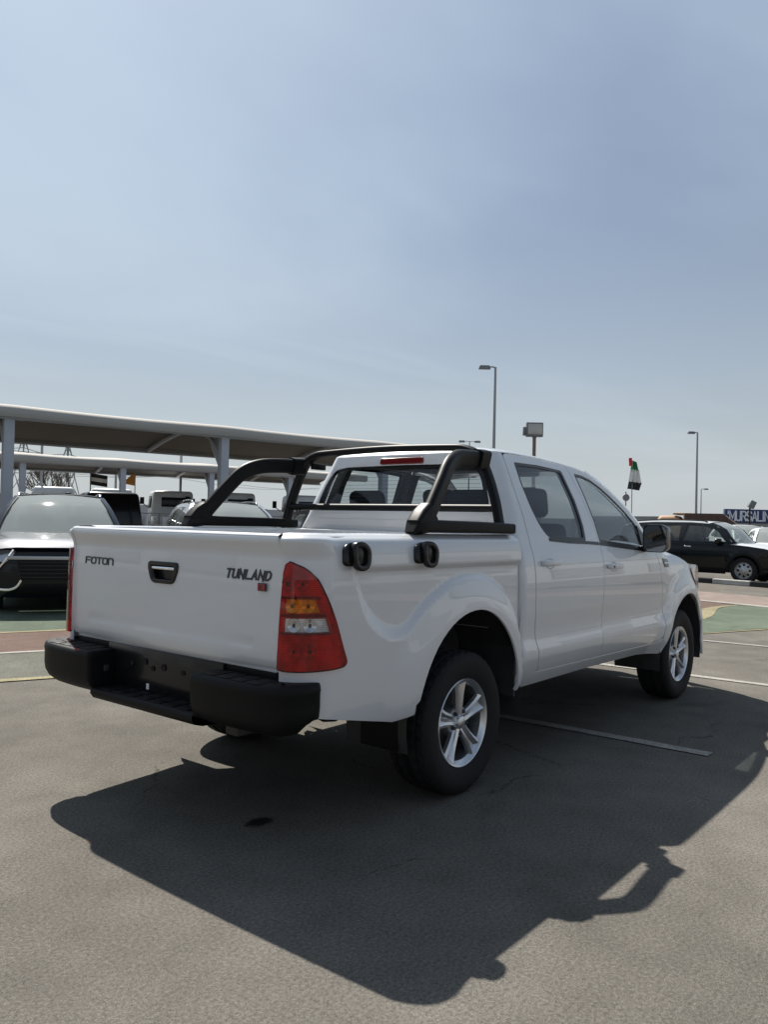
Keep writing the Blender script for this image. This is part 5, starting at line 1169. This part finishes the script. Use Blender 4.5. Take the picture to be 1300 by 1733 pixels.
# bare tree and lattice pylons far behind the canopies
def bare_tree(label, loc, h, seed):
    rnd = random.Random(seed); t = empty('bare_tree', loc, 0, label, 'tree', 'bare trees behind the far canopy')
    V = []; F = []
    def br_(p, d, l, r, lv):
        q = p+d*l; v, f = sweep_data([p,(p+q)/2+Vector((rnd.uniform(-.05,.05),rnd.uniform(-.05,.05),0))*l,q], circ(r,5), scales=[1,.85,.65]); b = len(V); V.extend(v); F.extend(tuple(i+b for i in k) for k in f)
        if lv == 0: return
        for _ in range(4 if lv > 1 else 3):
            nd = (d+Vector((rnd.uniform(-.8,.8),rnd.uniform(-.8,.8),rnd.uniform(-.1,.5)))).normalized(); br_(p+(q-p)*rnd.uniform(.5,1), nd, l*rnd.uniform(.55,.8), r*.6, lv-1)
    for _ in range(4): br_(Vector((0,0,h*.28)), Vector((rnd.uniform(-.7,.7),rnd.uniform(-.7,.7),1)).normalized(), h*.3, .05, 4)
    mesh_obj('crown', V, F, 'bare_bark', t, False); sweep('trunk', [(0,0,0),(.03,0,h*.15),(0,0,h*.3)], circ(.12,8), 'bare_bark', t, scales=[1.3,1,.8])
bare_tree('leafless tree behind the far canopy, left of the striped flag', (20.4,39.3,0), 4.6, 3)
bare_tree('leafless tree behind the far canopy near the left column', (16.0,43.0,0), 4.6, 5)
def pylon(label, loc, h, yaw):
    p = empty('power_pylon', loc, yaw, label, 'pylon', 'power pylons on the horizon')
    V = []; F = []
    def bar_(a, b, r=.09):
        v, f = sweep_data([a,b], circ(r,4)); k = len(V); V.extend(v); F.extend(tuple(i+k for i in q) for q in f)
    lv = [(0,2.2),(h*.3,1.5),(h*.6,.8),(h*.85,.5),(h,.15)]
    for (z0,w0),(z1,w1) in zip(lv, lv[1:]):
        c0 = [(a*w0,b*w0,z0) for a, b in ((-1,-1),(1,-1),(1,1),(-1,1))]; c1 = [(a*w1,b*w1,z1) for a, b in ((-1,-1),(1,-1),(1,1),(-1,1))]
        for i in range(4): bar_(c0[i],c1[i]); bar_(c0[i],c1[(i+1) % 4],.05); bar_(c0[(i+1) % 4],c1[i],.05); bar_(c1[i],c1[(i+1) % 4],.05)
    mesh_obj('lattice_tower', V, F, 'pole_steel', p, False); V.clear(); F.clear()
    for z in (h*.72,h*.86):
        for s_ in (-1,1): bar_((0,0,z+.5),(s_*3.6,0,z),.06); bar_((0,0,z-.2),(s_*3.6,0,z),.06)
    mesh_obj('cross_arms', V, F, 'pole_steel', p, False)
pylon('lattice power pylon between the canopies, left one', (56.5,113.6,0), 12.5, R(20)); pylon('lattice power pylon between the canopies, right one', (66.0,117.9,0), 12.5, R(20))
pw = empty('power_lines', (61.2,115.7,9.0), 0, 'thin power lines strung between the far pylons', 'power line')
for k, (dz, dy) in enumerate(((0,-3),(0,3),(1.75,-3),(1.75,3))):
    sweep('wire', [(-60+130*i/20, 4*(i/20-.5)*10*.3+dy, dz-1.2*math.sin(math.pi*((i*3) % 20)/20)) for i in range(21)], circ(.03,4), 'lamp_grey', pw)
# low far skyline: walls and sheds beyond the yards
for i, (px, py, w_, d_, h_, lb) in enumerate(((70,60,30,6,2.6,'long low pale wall far behind the black SUV'),(28,58,34,5,2.3,'long low grey wall far behind the white trucks'),(60,34,22,5,2.1,'low shed far behind the limp flag'))):
    b_ = empty('boundary_wall', (px,py,0), R(-51), lb, 'wall'); box('wall', (0,0,h_/2), (w_,d_,h_), 'wall_pale', b_)
    for k in range(int(w_/3)): box('pier', (-w_/2+1.5+3*k,-d_/2-.06,h_/2), (.3,.12,h_*1.04), 'concrete_pale', b_)

# made-up low buildings, unseen, added only to be mirrored in the pickup's paint
for loc, yaw, lb in (((26,-21,0),R(8),'unseen made-up building, added to be mirrored in the side of the pickup'),((-19,16,0),R(96),'unseen made-up building, added to be mirrored in the tailgate of the pickup')):
    b_ = empty('showroom', loc, yaw, lb, 'building'); box('wall', (0,0,2.3), (44,8,4.6), 'wall_pale', b_)  # made-up unseen building, added only to be mirrored in the pickup's paint
    for k in range(5):
        for sg in (-1,1): box('window', (-17+8.5*k,sg*4.02,1.5+.1*(k % 2)), (6.2-.7*(k % 3),.1,2.3), 'grey_panel', b_)
    box('parapet', (0,0,4.7), (44.4,8.4,.25), 'concrete_pale', b_)
